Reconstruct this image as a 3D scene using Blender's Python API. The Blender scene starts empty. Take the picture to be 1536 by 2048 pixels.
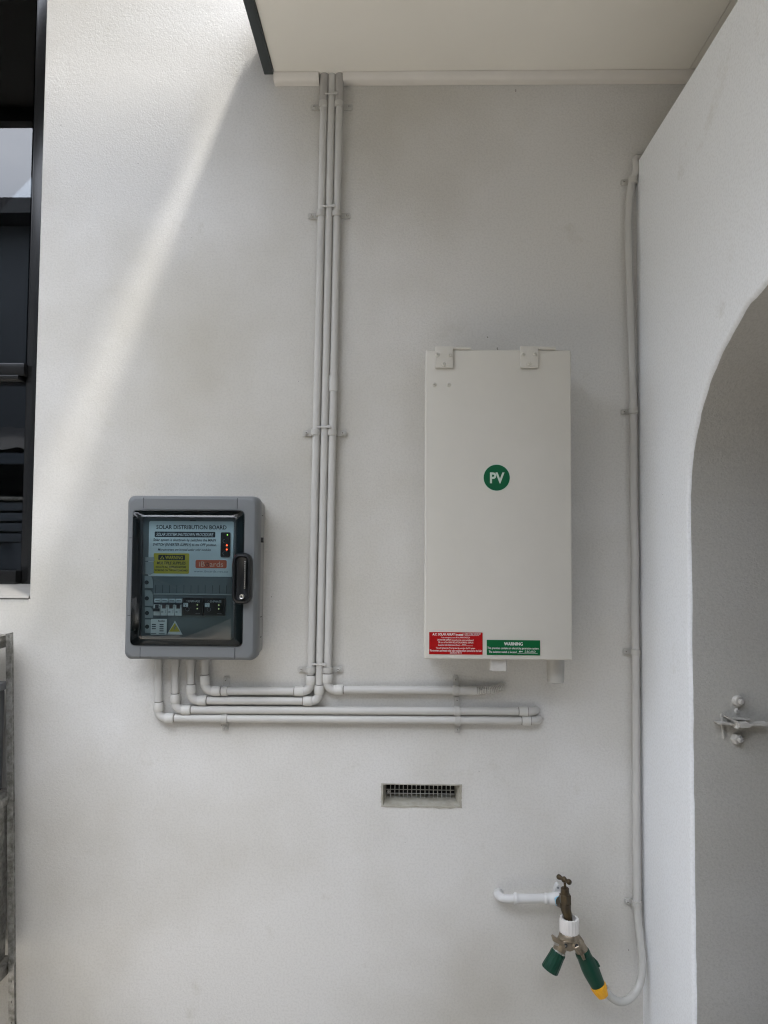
import bpy, bmesh, math, random
from mathutils import Vector, Matrix, noise

random.seed(7)
SC = bpy.context.scene
COL = SC.collection
rad = math.radians

# ------------------------------------------------------------------ camera
FPX = 1479.0                      # focal length in photograph pixels (1536 x 2048)
CAM = Vector((0.0, -1.92, 1.5))
ROT = Matrix.Rotation(rad(1.24), 3, 'Z') @ Matrix.Rotation(rad(92.6), 3, 'X') @ Matrix.Rotation(rad(0.42), 3, 'Z')
cd = bpy.data.cameras.new('camera')
cd.sensor_fit = 'VERTICAL'; cd.sensor_height = 36.0; cd.sensor_width = 27.0
cd.lens = 36.0 * FPX / 2048.0
cd.clip_start = 0.02; cd.clip_end = 500
cam = bpy.data.objects.new('camera', cd); COL.objects.link(cam)
cam.matrix_world = Matrix.Translation(CAM) @ ROT.to_4x4()
SC.camera = cam

# ------------------------------------------------------------------ sky, sun, exposure
SUN_TO = Vector((0.345, -0.165, 0.885)).normalized()        # towards the sun
world = bpy.data.worlds.new('World'); SC.world = world; world.use_nodes = True
nt = world.node_tree; nt.nodes.clear()
out = nt.nodes.new('ShaderNodeOutputWorld'); bg = nt.nodes.new('ShaderNodeBackground')
sky = nt.nodes.new('ShaderNodeTexSky'); sky.sky_type = 'NISHITA'; sky.sun_disc = False
sky.sun_elevation = math.asin(SUN_TO.z); sky.sun_rotation = math.atan2(SUN_TO.x, SUN_TO.y)
sky.air_density = 1.0; sky.dust_density = 3.0; sky.ozone_density = 1.0
hs = nt.nodes.new('ShaderNodeHueSaturation'); hs.inputs['Saturation'].default_value = 0.30
tc = nt.nodes.new('ShaderNodeTexCoord')
mp = nt.nodes.new('ShaderNodeMapping'); mp.inputs['Scale'].default_value = (1, 1, 2.2)
cn = nt.nodes.new('ShaderNodeTexNoise'); cn.inputs['Scale'].default_value = 2.2; cn.inputs['Detail'].default_value = 7
cr = nt.nodes.new('ShaderNodeValToRGB')
cr.color_ramp.elements[0].position = 0.35; cr.color_ramp.elements[0].color = (0.72, 0.75, 0.80, 1)
cr.color_ramp.elements[1].position = 0.68; cr.color_ramp.elements[1].color = (1.15, 1.13, 1.10, 1)
mx = nt.nodes.new('ShaderNodeMix'); mx.data_type = 'RGBA'; mx.blend_type = 'MULTIPLY'; mx.inputs[0].default_value = 1.0
L = nt.links.new
L(sky.outputs[0], hs.inputs['Color']); L(tc.outputs['Generated'], mp.inputs[0]); L(mp.outputs[0], cn.inputs['Vector'])
L(cn.outputs['Fac'], cr.inputs[0]); L(hs.outputs[0], mx.inputs[6]); L(cr.outputs[0], mx.inputs[7])
# cloud deck: brighter aloft than at the horizon, the same all round
sx = nt.nodes.new('ShaderNodeSeparateXYZ'); gr = nt.nodes.new('ShaderNodeMapRange')
gr.inputs[1].default_value = 0.0; gr.inputs[2].default_value = 1.0; gr.inputs[3].default_value = 0.30; gr.inputs[4].default_value = 1.9
mg = nt.nodes.new('ShaderNodeMix'); mg.data_type = 'RGBA'; mg.blend_type = 'MULTIPLY'; mg.inputs[0].default_value = 1.0
L(tc.outputs['Generated'], sx.inputs[0]); L(sx.outputs['Z'], gr.inputs[0]); L(mx.outputs[2], mg.inputs[6]); L(gr.outputs[0], mg.inputs[7])
# thick even cloud: no glare round the hidden sun
cp_ = nt.nodes.new('ShaderNodeMix'); cp_.data_type = 'RGBA'; cp_.blend_type = 'DARKEN'; cp_.inputs[0].default_value = 1.0
cp_.inputs[7].default_value = (5.3, 5.4, 5.75, 1)
L(mg.outputs[2], cp_.inputs[6]); L(cp_.outputs[2], bg.inputs['Color']); L(bg.outputs[0], out.inputs[0])
bg.inputs['Strength'].default_value = 0.15
sd = bpy.data.lights.new('sun', 'SUN'); sd.energy = 0.95; sd.angle = rad(5.0); sd.color = (1.0, 0.96, 0.90)
sun = bpy.data.objects.new('sun', sd); COL.objects.link(sun)
sun.rotation_euler = (-SUN_TO).to_track_quat('-Z', 'Y').to_euler()
VS = SC.view_settings
VS.view_transform = 'Standard'; VS.look = 'None'; VS.exposure = 3.1; VS.gamma = 1.0; VS.use_curve_mapping = False
SC.render.engine = 'CYCLES'
SC.cycles.use_denoising = True; SC.cycles.pixel_filter_type = 'BLACKMAN_HARRIS'; SC.cycles.filter_width = 1.15; SC.cycles.max_bounces = 10; SC.cycles.diffuse_bounces = 6
SC.cycles.transparent_max_bounces = 12; SC.cycles.sample_clamp_indirect = 0.6

# ------------------------------------------------------------------ helpers
def W(px, py, y=0.0):
    """point of the plane at depth y seen at that pixel of the photograph (used to survey positions on real planes)"""
    d = ROT @ Vector(((px - 768.0) / FPX, -(py - 1024.0) / FPX, -1.0))
    t = (y - CAM.y) / d.y
    return CAM + d * t
def WX(px, py, x):
    d = ROT @ Vector(((px - 768.0) / FPX, -(py - 1024.0) / FPX, -1.0))
    return CAM + d * ((x - CAM.x) / d.x)
S = 0.0013                        # metres per photograph pixel on the wall plane

MATS = {}
def mat(name, col, rough=0.5, metal=0.0, spec=0.5, bump=None, var=0.0, var_scale=6.0, var_col=None, coat=0.0, emit=None):
    """procedural principled material; bump = list of (scale, strength, distance)"""
    m = bpy.data.materials.new(name); m.use_nodes = True; MATS[name] = m
    n = m.node_tree.nodes; l = m.node_tree.links.new
    b = n['Principled BSDF']
    b.inputs['Base Color'].default_value = (*col, 1); b.inputs['Roughness'].default_value = rough
    b.inputs['Metallic'].default_value = metal; b.inputs['Specular IOR Level'].default_value = spec
    b.inputs['Coat Weight'].default_value = coat
    if emit:
        b.inputs['Emission Color'].default_value = (*emit[0], 1); b.inputs['Emission Strength'].default_value = emit[1]
    t = n.new('ShaderNodeTexCoord')
    g = n.new('ShaderNodeNewGeometry')
    if var > 0:
        nz = n.new('ShaderNodeTexNoise'); nz.inputs['Scale'].default_value = var_scale; nz.inputs['Detail'].default_value = 6
        nz.inputs['Roughness'].default_value = 0.62
        l(g.outputs['Position'], nz.inputs['Vector'])
        mr = n.new('ShaderNodeMapRange'); mr.inputs[1].default_value = 0.33; mr.inputs[2].default_value = 0.67
        l(nz.outputs['Fac'], mr.inputs[0])
        mix = n.new('ShaderNodeMix'); mix.data_type = 'RGBA'
        vc = var_col or tuple(c * 0.6 for c in col)
        mix.inputs[6].default_value = (*[c * (1 - var) + v * var for c, v in zip(col, vc)], 1)
        mix.inputs[7].default_value = (*col, 1)
        l(mr.outputs[0], mix.inputs[0]); l(mix.outputs[2], b.inputs['Base Color'])
    prev = None
    for sc, st, di in (bump or []):
        nz = n.new('ShaderNodeTexNoise'); nz.inputs['Scale'].default_value = sc; nz.inputs['Detail'].default_value = 3
        l(g.outputs['Position'], nz.inputs['Vector'])
        bp = n.new('ShaderNodeBump'); bp.inputs['Strength'].default_value = st; bp.inputs['Distance'].default_value = di
        l(nz.outputs['Fac'], bp.inputs['Height'])
        if prev: l(prev.outputs[0], bp.inputs['Normal'])
        prev = bp
    if prev: l(prev.outputs[0], b.inputs['Normal'])
    return m

def wall_paint(name, col, warm, dirt, rough=1.0):
    """painted render: roller texture, slow tint drift in the paint, a few grubby marks"""
    m = bpy.data.materials.new(name); m.use_nodes = True; MATS[name] = m
    n = m.node_tree.nodes; l = m.node_tree.links.new; b = n['Principled BSDF']
    b.inputs['Roughness'].default_value = 0.55; b.inputs['Specular IOR Level'].default_value = 0.35
    g = n.new('ShaderNodeNewGeometry')
    def nz(scale, detail, rough=0.55, off=0):
        k = n.new('ShaderNodeTexNoise'); k.inputs['Scale'].default_value = scale; k.inputs['Detail'].default_value = detail
        k.inputs['Roughness'].default_value = rough
        mpn = n.new('ShaderNodeMapping'); mpn.inputs['Location'].default_value = (off, off * .7, off * 1.3)
        l(g.outputs['Position'], mpn.inputs[0]); l(mpn.outputs[0], k.inputs['Vector'])
        return k
    def rng(node, a, bb):
        r = n.new('ShaderNodeMapRange'); r.inputs[1].default_value = a; r.inputs[2].default_value = bb
        l(node.outputs['Fac'], r.inputs[0]); return r
    def mixc(fac, c1=None, c2=None, s1=None, s2=None, blend='MIX'):
        x = n.new('ShaderNodeMix'); x.data_type = 'RGBA'; x.blend_type = blend
        l(fac, x.inputs[0])
        if s1: l(s1, x.inputs[6])
        else: x.inputs[6].default_value = (*c1, 1)
        if s2: l(s2, x.inputs[7])
        else: x.inputs[7].default_value = (*c2, 1)
        return x.outputs[2]
    c = mixc(rng(nz(1.5, 5, 0.5, 3.1), 0.40, 0.72).outputs[0], col, warm)
    # thin grime in irregular patches
    gm = rng(nz(7.0, 6, 0.7, 11.0), 0.62, 0.95)
    c = mixc(gm.outputs[0], s1=c, c2=dirt)
    # rare tiny fly specks
    sp = rng(nz(85.0, 1, 0.3, 5.0), 0.86, 0.89)
    c = mixc(sp.outputs[0], s1=c, c2=(0.16, 0.15, 0.13))
    # fine speckle in the colour gives the stipple its grain
    pit = rng(nz(190.0, 2, 0.6, 17.0), 0.36, 0.56)
    fac = n.new('ShaderNodeMath'); fac.operation = 'MULTIPLY_ADD'; l(pit.outputs[0], fac.inputs[0])
    fac.inputs[1].default_value = -0.10 * rough; fac.inputs[2].default_value = 0.10 * rough
    c = mixc(fac.outputs[0], s1=c, c2=tuple(k * 0.35 for k in dirt))
    l(c, b.inputs['Base Color'])
    prev = None
    # texture is stronger in some areas than in others
    area = rng(nz(2.6, 3, 0.5, 8.0), 0.38, 0.68)
    for sc, st, di, off in ((7, 0.20, 0.008, 0), (130, 0.22 * rough, 0.0020, 1), (260, 0.40 * rough, 0.0011 * rough, 2)):
        k = nz(sc, 3, 0.55, off)
        bp = n.new('ShaderNodeBump'); bp.inputs['Distance'].default_value = di
        if sc > 20:
            ma = n.new('ShaderNodeMath'); ma.operation = 'MULTIPLY_ADD'; l(area.outputs[0], ma.inputs[0])
            ma.inputs[1].default_value = st; ma.inputs[2].default_value = st * 0.6
            l(ma.outputs[0], bp.inputs['Strength'])
        else: bp.inputs['Strength'].default_value = st
        l(k.outputs['Fac'], bp.inputs['Height'])
        if prev: l(prev.outputs[0], bp.inputs['Normal'])
        prev = bp
    l(prev.outputs[0], b.inputs['Normal'])
    return m

def tinted(name, tint, ior=1.5, rough=0.0, boost=0.0):
    """clear tinted sheet: see-through tint plus fresnel reflection"""
    m = bpy.data.materials.new(name); m.use_nodes = True; MATS[name] = m
    n = m.node_tree.nodes; l = m.node_tree.links.new; n.remove(n['Principled BSDF'])
    o = n['Material Output']; t = n.new('ShaderNodeBsdfTransparent'); t.inputs[0].default_value = (*tint, 1)
    gl = n.new('ShaderNodeBsdfGlossy'); gl.inputs['Roughness'].default_value = rough
    fr = n.new('ShaderNodeFresnel'); fr.inputs[0].default_value = ior
    ad = n.new('ShaderNodeMath'); ad.operation = 'ADD'; ad.inputs[1].default_value = boost; ad.use_clamp = True
    mxs = n.new('ShaderNodeMixShader'); l(fr.outputs[0], ad.inputs[0]); l(ad.outputs[0], mxs.inputs[0])
    l(t.outputs[0], mxs.inputs[1]); l(gl.outputs[0], mxs.inputs[2]); l(mxs.outputs[0], o.inputs[0])
    return m

ORG = {}
def tag(o, label=None, cat=None, group=None, kind=None):
    if label: o['label'] = label
    if cat: o['category'] = cat
    if group: o['group'] = group
    if kind: o['kind'] = kind
    return o
def thing(name, loc, label, cat, group=None):
    o = bpy.data.objects.new(name, None); COL.objects.link(o)
    o.location = loc; o.empty_display_size = 0.05
    ORG[o.name] = Vector(loc)
    return tag(o, label, cat, group)
def origin_of(o):
    while o.parent: o = o.parent
    return ORG.get(o.name, Vector((0, 0, 0)))
def build(name, bm, m, parent=None, smooth=38, label=None):
    """link a bmesh given in world coordinates as one object"""
    me = bpy.data.meshes.new(name)
    bmesh.ops.recalc_face_normals(bm, faces=bm.faces)
    bm.to_mesh(me); bm.free()
    if parent is not None:
        me.transform(Matrix.Translation(-origin_of(parent)))
    me.shade_smooth() if hasattr(me, 'shade_smooth') else None
    if smooth: me.set_sharp_from_angle(angle=rad(smooth))
    me.materials.append(MATS[m] if isinstance(m, str) else m)
    o = bpy.data.objects.new(name, me); COL.objects.link(o)
    if parent is not None: o.parent = parent
    if label: o['label'] = label
    return o
def B(): return bmesh.new()
def box(bm, x0, x1, y0, y1, z0, z1, bev=0.0, seg=2):
    g = bmesh.ops.create_cube(bm, size=1.0)
    vs = g['verts']
    for v in vs:
        v.co = Vector((x0 + (v.co.x + .5) * (x1 - x0), y0 + (v.co.y + .5) * (y1 - y0), z0 + (v.co.z + .5) * (z1 - z0)))
    if bev > 0:
        es = list({e for v in vs for e in v.link_edges})
        bmesh.ops.bevel(bm, geom=es, offset=bev, segments=seg, affect='EDGES', profile=0.6)
    return bm
def frame_of(d):
    d = d.normalized(); a = Vector((0, 0, 1)) if abs(d.z) < .9 else Vector((1, 0, 0))
    u = d.cross(a).normalized(); return u, d.cross(u).normalized()
def tube(bm, pts, r, n=20, cap=True):
    """swept circle along points; r number or list"""
    pts = [Vector(p) for p in pts]
    rs = r if isinstance(r, (list, tuple)) else [r] * len(pts)
    rings = []; u = None
    for i, p in enumerate(pts):
        d = (pts[min(i + 1, len(pts) - 1)] - pts[max(i - 1, 0)])
        if d.length < 1e-9: d = Vector((0, 0, 1))
        d.normalize()
        if u is None: u, v = frame_of(d)
        else:
            u = (u - d * u.dot(d)); u.normalize(); v = d.cross(u).normalized()
        rings.append([bm.verts.new(p + (u * math.cos(2 * math.pi * k / n) + v * math.sin(2 * math.pi * k / n)) * rs[i]) for k in range(n)])
    for a, b in zip(rings, rings[1:]):
        for k in range(n):
            bm.faces.new((a[k], a[(k + 1) % n], b[(k + 1) % n], b[k]))
    if cap:
        bm.faces.new(rings[0][::-1]); bm.faces.new(rings[-1])
    return bm
def lathe(bm, base, axis, prof, n=24, ribs=0, rib_d=0.0):
    """prof = [(distance along axis, radius)]; ribs > 0 cuts that many grip flutes"""
    axis = Vector(axis).normalized(); u, v = frame_of(axis); rings = []
    for s, r in prof:
        ring = []
        for k in range(n):
            a = 2 * math.pi * k / n
            rr = r - (rib_d if (ribs and int(k * ribs * 2 / n) % 2) else 0)
            ring.append(bm.verts.new(Vector(base) + axis * s + (u * math.cos(a) + v * math.sin(a)) * rr))
        rings.append(ring)
    for a, b in zip(rings, rings[1:]):
        for k in range(n): bm.faces.new((a[k], a[(k + 1) % n], b[(k + 1) % n], b[k]))
    bm.faces.new(rings[0][::-1]); bm.faces.new(rings[-1])
    return bm
def spline(pts, sub=8):
    pts = [Vector(p) for p in pts]; o = []
    P = [pts[0] * 2 - pts[1]] + pts + [pts[-1] * 2 - pts[-2]]
    for i in range(1, len(P) - 2):
        for k in range(sub):
            t = k / sub; a, b, c, d = P[i - 1], P[i], P[i + 1], P[i + 2]
            o.append(.5 * ((2 * b) + (c - a) * t + (2 * a - 5 * b + 4 * c - d) * t * t + (3 * b - a - 3 * c + d) * t ** 3))
    o.append(pts[-1]); return o
def rrect(x0, x1, z0, z1, r, n=6):
    p = []
    for cx, cz, a0 in ((x1 - r, z1 - r, 0), (x0 + r, z1 - r, 90), (x0 + r, z0 + r, 180), (x1 - r, z0 + r, 270)):
        for k in range(n + 1):
            a = rad(a0 + 90 * k / n); p.append((cx + r * math.cos(a), cz + r * math.sin(a)))
    return p
def loft(bm, loops, cap0=True, cap1=True):
    """loops = [(y, [(x, z)...])] all with the same count"""
    R = [[bm.verts.new((x, y, z)) for x, z in pts] for y, pts in loops]
    n = len(R[0])
    for a, b in zip(R, R[1:]):
        for k in range(n): bm.faces.new((a[k], a[(k + 1) % n], b[(k + 1) % n], b[k]))
    if cap0: bm.faces.new(R[0])
    if cap1: bm.faces.new(R[-1][::-1])
    return bm
def plate(bm, x0, x1, z0, z1, yb, yf, r=0.002):
    """thin plate facing the viewer, rounded corners"""
    r = min(r, (x1 - x0) * .49, (z1 - z0) * .49)
    return loft(bm, [(yb, rrect(x0, x1, z0, z1, r, 4)), (yf, rrect(x0, x1, z0, z1, r, 4))])
def text(body, x0, x1, z0, z1, y, m, parent, name='lettering', bold=0.0, shear=0.0, spacing=1.0):
    """flat printed lettering fitted to a rectangle of the plane y, read from the front"""
    cu = bpy.data.curves.new('t', 'FONT'); cu.body = body; cu.size = 1; cu.offset = bold; cu.shear = shear
    cu.resolution_u = 3; cu.space_character = spacing
    to = bpy.data.objects.new('t', cu); COL.objects.link(to)
    bpy.context.view_layer.update()
    me = bpy.data.meshes.new_from_object(to.evaluated_get(bpy.context.evaluated_depsgraph_get()))
    bpy.data.objects.remove(to); bpy.data.curves.remove(cu)
    xs = [v.co.x for v in me.vertices]; ys = [v.co.y for v in me.vertices]
    a0, a1, b0, b1 = min(xs), max(xs), min(ys), max(ys); o = origin_of(parent)
    for v in me.vertices:
        v.co = Vector((x0 + (v.co.x - a0) / (a1 - a0) * (x1 - x0), y, z0 + (v.co.y - b0) / (b1 - b0) * (z1 - z0))) - o
    me.name = name; me.materials.clear(); me.materials.append(MATS[m])
    ob = bpy.data.objects.new(name, me); COL.objects.link(ob); ob.parent = parent
    return ob
def head(bm, p, r, h, n=12, axis=(0, -1, 0)):
    """domed screw or rivet head"""
    return lathe(bm, p, axis, [(0, r), (h * .45, r * .95), (h * .8, r * .7), (h, r * .3)], n)
def screw(p, r, parent, m='conduit', washer=True, name='screw'):
    bm = B()
    if washer: lathe(bm, p, (0, -1, 0), [(0, r * 1.35), (.0012, r * 1.35), (.0014, r * .98), (.0044, r * .95), (.0052, r * .65), (.0048, r * .42), (.0026, r * .36)], 14)
    else: head(bm, p, r, r * .7)
    sc_ = build(name, bm, m, parent)
    if washer:
        bm = B(); lathe(bm, Vector(p) + Vector((0, -.0035, 0)), (0, -1, 0), [(0, r * .40), (.0009, r * .40)], 8)
        build('recess', bm, 'groove_dark', parent)
    return sc_

# ------------------------------------------------------------------ materials
wall_paint('wall_paint', (0.665, 0.655, 0.63), (0.485, 0.462, 0.405), (0.47, 0.445, 0.38))
wall_paint('reveal_shade_paint', (0.52, 0.512, 0.485), (0.47, 0.458, 0.415), (0.36, 0.35, 0.31), 1.25)  # wall paint made darker, the jamb's shade is put into the colour
wall_paint('arch_paint', (0.79, 0.81, 0.83), (0.77, 0.78, 0.785), (0.54, 0.53, 0.49))
mat('conduit', (0.535, 0.525, 0.495), 0.42, spec=0.4, bump=[(220, .12, .0006)], var=.12, var_scale=14)
mat('saddle', (0.485, 0.473, 0.44), 0.45, spec=0.4, bump=[(220, .12, .0006)], var=.2, var_scale=60)
mat('fitting', (0.575, 0.565, 0.53), 0.42, spec=0.4, bump=[(220, .12, .0006)])
mat('groove_dark', (0.20, 0.19, 0.165), 0.7)  # dark joint lines, and shade painted into screw recesses
mat('conduit_dark', (0.38, 0.365, 0.345), 0.42, spec=0.4, bump=[(220, .12, .0006)])
mat('soffit_paint', (0.79, 0.765, 0.70), 0.6, spec=.3, bump=[(5, .3, .01), (160, .12, .0006)], var=.10, var_scale=2.5)
mat('trim_paint', (0.70, 0.67, 0.62), 0.5, bump=[(30, .25, .002)], var=.15, var_scale=9)
mat('dark_steel', (0.028, 0.036, 0.038), 0.45, spec=.4, bump=[(60, .1, .001)], var=.2, var_scale=15)
mat('roof_sheet', (0.25, 0.26, 0.27), 0.45, metal=.3)
mat('box_paint', (0.605, 0.582, 0.522), 0.38, spec=.45, bump=[(26, .22, .0022), (240, .12, .0005)], var=.09, var_scale=9)
mat('board_grey', (0.155, 0.165, 0.17), 0.42, spec=.4, bump=[(420, .10, .0004)])
mat('board_base', (0.36, 0.36, 0.35), 0.5, bump=[(420, .1, .0004)])
mat('panel_grey', (0.125, 0.145, 0.15), 0.5)
mat('panel_light', (0.30, 0.325, 0.325), 0.5)
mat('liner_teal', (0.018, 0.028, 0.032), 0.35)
mat('groove', (0.02, 0.022, 0.024), 0.6)
mat('label_white', (0.60, 0.64, 0.645), 0.4)
mat('print_black', (0.012, 0.013, 0.018), 0.5)
mat('print_grey', (0.55, 0.57, 0.58), 0.5)
mat('print_mid', (0.20, 0.21, 0.22), 0.5)
mat('sticker_yellow', (0.52, 0.42, 0.035), 0.4)
mat('sticker_orange', (0.55, 0.10, 0.045), 0.4)
mat('logo_tint', (0.75, 0.45, 0.33), 0.4)
mat('gloss_black', (0.008, 0.009, 0.010), 0.30, spec=.35)
mat('black_plastic', (0.012, 0.013, 0.016), 0.35)
mat('breaker_white', (0.62, 0.63, 0.62), 0.45)
mat('breaker_brown', (0.05, 0.025, 0.02), 0.5)
mat('silver', (0.55, 0.54, 0.50), 0.3, metal=1.0)
mat('led_green', (0.3, 0.9, 0.1), .4, emit=((0.45, 1.0, 0.12), 0.16))
mat('led_white', (0.8, 0.9, 0.6), .4, emit=((0.75, 1.0, 0.40), 0.14))
mat('led_red', (0.9, 0.1, 0.02), .4, emit=((1.0, 0.06, 0.015), 0.75))
mat('sign_red', (0.35, 0.002, 0.003), 0.5, spec=.2)
mat('sign_green', (0.001, 0.105, 0.030), 0.5, spec=.2)
mat('pv_green', (0.001, 0.095, 0.036), 0.45, spec=.25)
mat('pv_print', (0.50, 0.60, 0.52), 0.4)
mat('sign_print', (0.82, 0.80, 0.78), 0.5)
mat('pen', (0.65, 0.70, 0.66), 0.5)
mat('brass', (0.085, 0.062, 0.032), 0.42, metal=.75, bump=[(90, .4, .0012), (400, .2, .0005)], var=.55, var_scale=45, var_col=(0.05, .045, .04))
mat('nickel', (0.36, 0.31, 0.235), 0.38, metal=.85, bump=[(120, .2, .0008)], var=.45, var_scale=60, var_col=(0.14, .11, .075))
mat('white_plastic', (0.72, 0.70, 0.67), 0.38, var=.15, var_scale=40)
mat('green_plastic', (0.003, 0.046, 0.026), 0.40, spec=.35, bump=[(160, .15, .0006)], var=.25, var_scale=40)
mat('yellow_plastic', (0.82, 0.40, 0.012), 0.38, var=.15, var_scale=50)
mat('hose', (0.51, 0.50, 0.475), 0.42, spec=.4, var=.10, var_scale=12)
mat('hose_clear', (0.48, 0.475, 0.445), 0.28, spec=.5, var=.18, var_scale=25)
mat('pipe_white', (0.60, 0.60, 0.59), 0.42, bump=[(80, .25, .001)], var=.1, var_scale=30)
mat('tape_blue', (0.35, 0.62, 0.78), 0.5)
mat('frame_black', (0.010, 0.010, 0.010), 0.22, spec=.6, bump=[(40, .05, .0006)])
mat('sill_paint', (0.25, 0.24, 0.22), 0.6, bump=[(60, .3, .002)], var=.35, var_scale=14)
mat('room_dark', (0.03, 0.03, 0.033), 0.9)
mat('vent_void', (0.006, 0.006, 0.006), 0.9)
mat('vent_plaster', (0.42, 0.405, 0.35), 0.8, bump=[(70, .6, .004)], var=.5, var_scale=40, var_col=(0.24, .22, .16))
mat('vent_bar', (0.42, 0.42, 0.40), 0.6, bump=[(200, .3, .001)], var=.3, var_scale=90)
mat('galv', (0.42, 0.415, 0.39), 0.48, metal=.7, bump=[(90, .15, .001)], var=.85, var_scale=55, var_col=(0.10, .095, .08))
mat('rust_wood', (0.16, 0.12, 0.08), 0.75, var=.5, var_scale=25)
mat('latch_paint', (0.56, 0.545, 0.51), 0.5, bump=[(140, .6, .002)], var=.3, var_scale=60, var_col=(0.30, .28, .24))
mat('concrete', (0.42, 0.385, 0.33), 0.8, bump=[(40, .3, .004)], var=.35, var_scale=3.0)
mat('light_block_dark', (0.09, 0.088, 0.084), 0.8, var=.3, var_scale=3)  # dark colour of the added walls that block light
mat('floor_sheet_dark', (0.07, 0.065, 0.06), 0.7, var=.3, var_scale=8)
mat('fence_steel', (0.085, 0.10, 0.12), 0.5, spec=.4)
mat('house_clad', (0.075, 0.085, 0.095), 0.6)
mat('house_roof', (0.05, 0.05, 0.052), 0.6)
mat('awning_dark', (0.06, 0.063, 0.065), 0.6)
mat('bag_white', (0.75, 0.75, 0.74), 0.35, bump=[(60, .6, .006)])
mat('crate_grey', (0.10, 0.105, 0.11), 0.5)
tinted('tinted_cover', (0.66, 0.775, 0.805), 1.5, 0.015, 0.015)
tinted('window_glass', (0.42, 0.45, 0.47), 1.7, 0.0, 0.05)

# ================================================================== SETTING
# ground
gb = B(); bmesh.ops.create_grid(gb, x_segments=2, y_segments=2, size=60)
tag(build('ground', gb, 'concrete'), kind='structure')

# survey of the main wall
win_x1 = (W(97, 0).x + W(60, 1165).x) / 2          # right side of the window opening
win_z0 = W(60, 1200).z; win_z1 = 3.25; win_x0 = win_x1 - 1.5
V = [W(765, 1569), W(920.5, 1569), W(920.5, 1612), W(765, 1612)]
vx0, vx1 = (V[0].x + V[3].x) / 2, (V[1].x + V[2].x) / 2
vz1, vz0 = (V[0].z + V[1].z) / 2, (V[2].z + V[3].z) / 2
XR = (W(1281, 900).x + W(1281, 1900).x) / 2       # face of the side wall with the arch

def grid_wall(bm, xs, zs, holes, y, depth, ch):
    """wall face on the plane y with rectangular holes; each hole gets a small chamfer and reveals"""
    def inhole(cx, cz): return any(a < cx < b and c < cz < d for a, b, c, d in holes)
    vs = {}
    def v(x, z):
        k = (round(x, 5), round(z, 5))
        if k not in vs: vs[k] = bm.verts.new((x, y, z))
        return vs[k]
    for xa, xb in zip(xs, xs[1:]):
        for za, zb in zip(zs, zs[1:]):
            if not inhole((xa + xb) / 2, (za + zb) / 2):
                bm.faces.new((v(xa, za), v(xb, za), v(xb, zb), v(xa, zb)))
wb = B()
h_win = (win_x0, win_x1, win_z0, win_z1); h_vent = (vx0, vx1, vz0, vz1)
xs = sorted({-5, win_x0, win_x1, vx0, vx1, XR + .12, 2.6}); zs = sorted({0, vz0, vz1, win_z0, win_z1, 4.2})
grid_wall(wb, xs, zs, [h_win, h_vent], 0.0, 0.2, 0.004)
def reveal(bm, hole, inset, d, c=0.004):
    x0, x1, z0, z1 = hole
    l0 = [(x0, z0), (x1, z0), (x1, z1), (x0, z1)]
    e = c * .8
    l1 = [(x0 + e, z0 + e), (x1 - e, z0 + e), (x1 - e, z1 - e), (x0 + e, z1 - e)]
    l2 = [(x0 + inset[0], z0 + inset[2]), (x1 - inset[1], z0 + inset[2]), (x1 - inset[1], z1 - inset[3]), (x0 + inset[0], z1 - inset[3])]
    loft(bm, [(0, l0), (c, l1), (d, l2)], False, False)
reveal(wb, h_win, (.004, .004, .004, .004), .16)
# thickness: top, sides and back
box(wb, -5, win_x0 - .02, .16, .25, 0, 4.2); box(wb, win_x1 + .02, 2.6, .16, .25, 0, 4.2)
box(wb, win_x0 - .02, win_x1 + .02, .17, .25, 0, win_z0); box(wb, win_x0 - .02, win_x1 + .02, .17, .25, win_z1, 4.2)
mw = build('rendered_wall', wb, 'wall_paint', smooth=30)
tag(mw, 'off white rendered house wall carrying the conduits and the two boxes', 'wall')

# side wall with the arch, at right angles to the main wall
def arch_points():
    raw = [(1536, 561), (1510, 596), (1483.5, 635), (1462, 673), (1442.5, 713), (1418, 783), (1403, 838), (1391, 890), (1380, 992), (1378.5, 1115), (1379, 1340), (1382, 1800), (1385, 2048)]
    return [WX(a, b, XR) for a, b in raw]
AP = arch_points()
y_jamb = sum(p.y for p in AP[9:]) / 4
ya, za_spring, a_half, b_rise = y_jamb, AP[8].z - .015, 0.46, 0.0
b_rise = max(p.z for p in AP) - za_spring + .012
top_z = (W(1285, 330).z)
rb = B()
outl = []                                          # opening outline in (y, z), from the floor at the jamb over the arch to the floor at the far jamb
N = 72
zz = 0.0
while zz < za_spring - .05: outl.append((ya, zz)); zz += .03
for k in range(N + 1):
    a = math.pi * k / N
    outl.append((ya - a_half + a_half * math.cos(a), za_spring + b_rise * math.sin(a)))
zz = za_spring - .06
while zz > .05: outl.append((ya - 2 * a_half, zz)); zz -= .12
outl.append((ya - 2 * a_half, 0.0))
def wob(i, am): return am * (noise.noise(Vector((i * .55, 3.3, 1.7))) + .5 * noise.noise(Vector((i * 1.7, 9.3, 4.7))))
outl = [(y + wob(i, .004), z + (wob(i + 90, .004) if z > .01 else 0)) for i, (y, z) in enumerate(outl)]
YB = -3.4; TH = 0.27
def ring_at(x, grow):
    r = []
    for i, (y, z) in enumerate(outl):
        p, q = outl[max(i - 1, 0)], outl[min(i + 1, len(outl) - 1)]
        t = Vector((q[0] - p[0], q[1] - p[1])).normalized(); nrm = Vector((-t.y, t.x))
        nrm = -nrm if nrm.dot(Vector((y - (ya - a_half), z - za_spring * .6))) < 0 else nrm
        r.append((x, y + nrm.x * grow, max(z + nrm.y * grow, 0) if z > .01 else 0))
    return r
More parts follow.
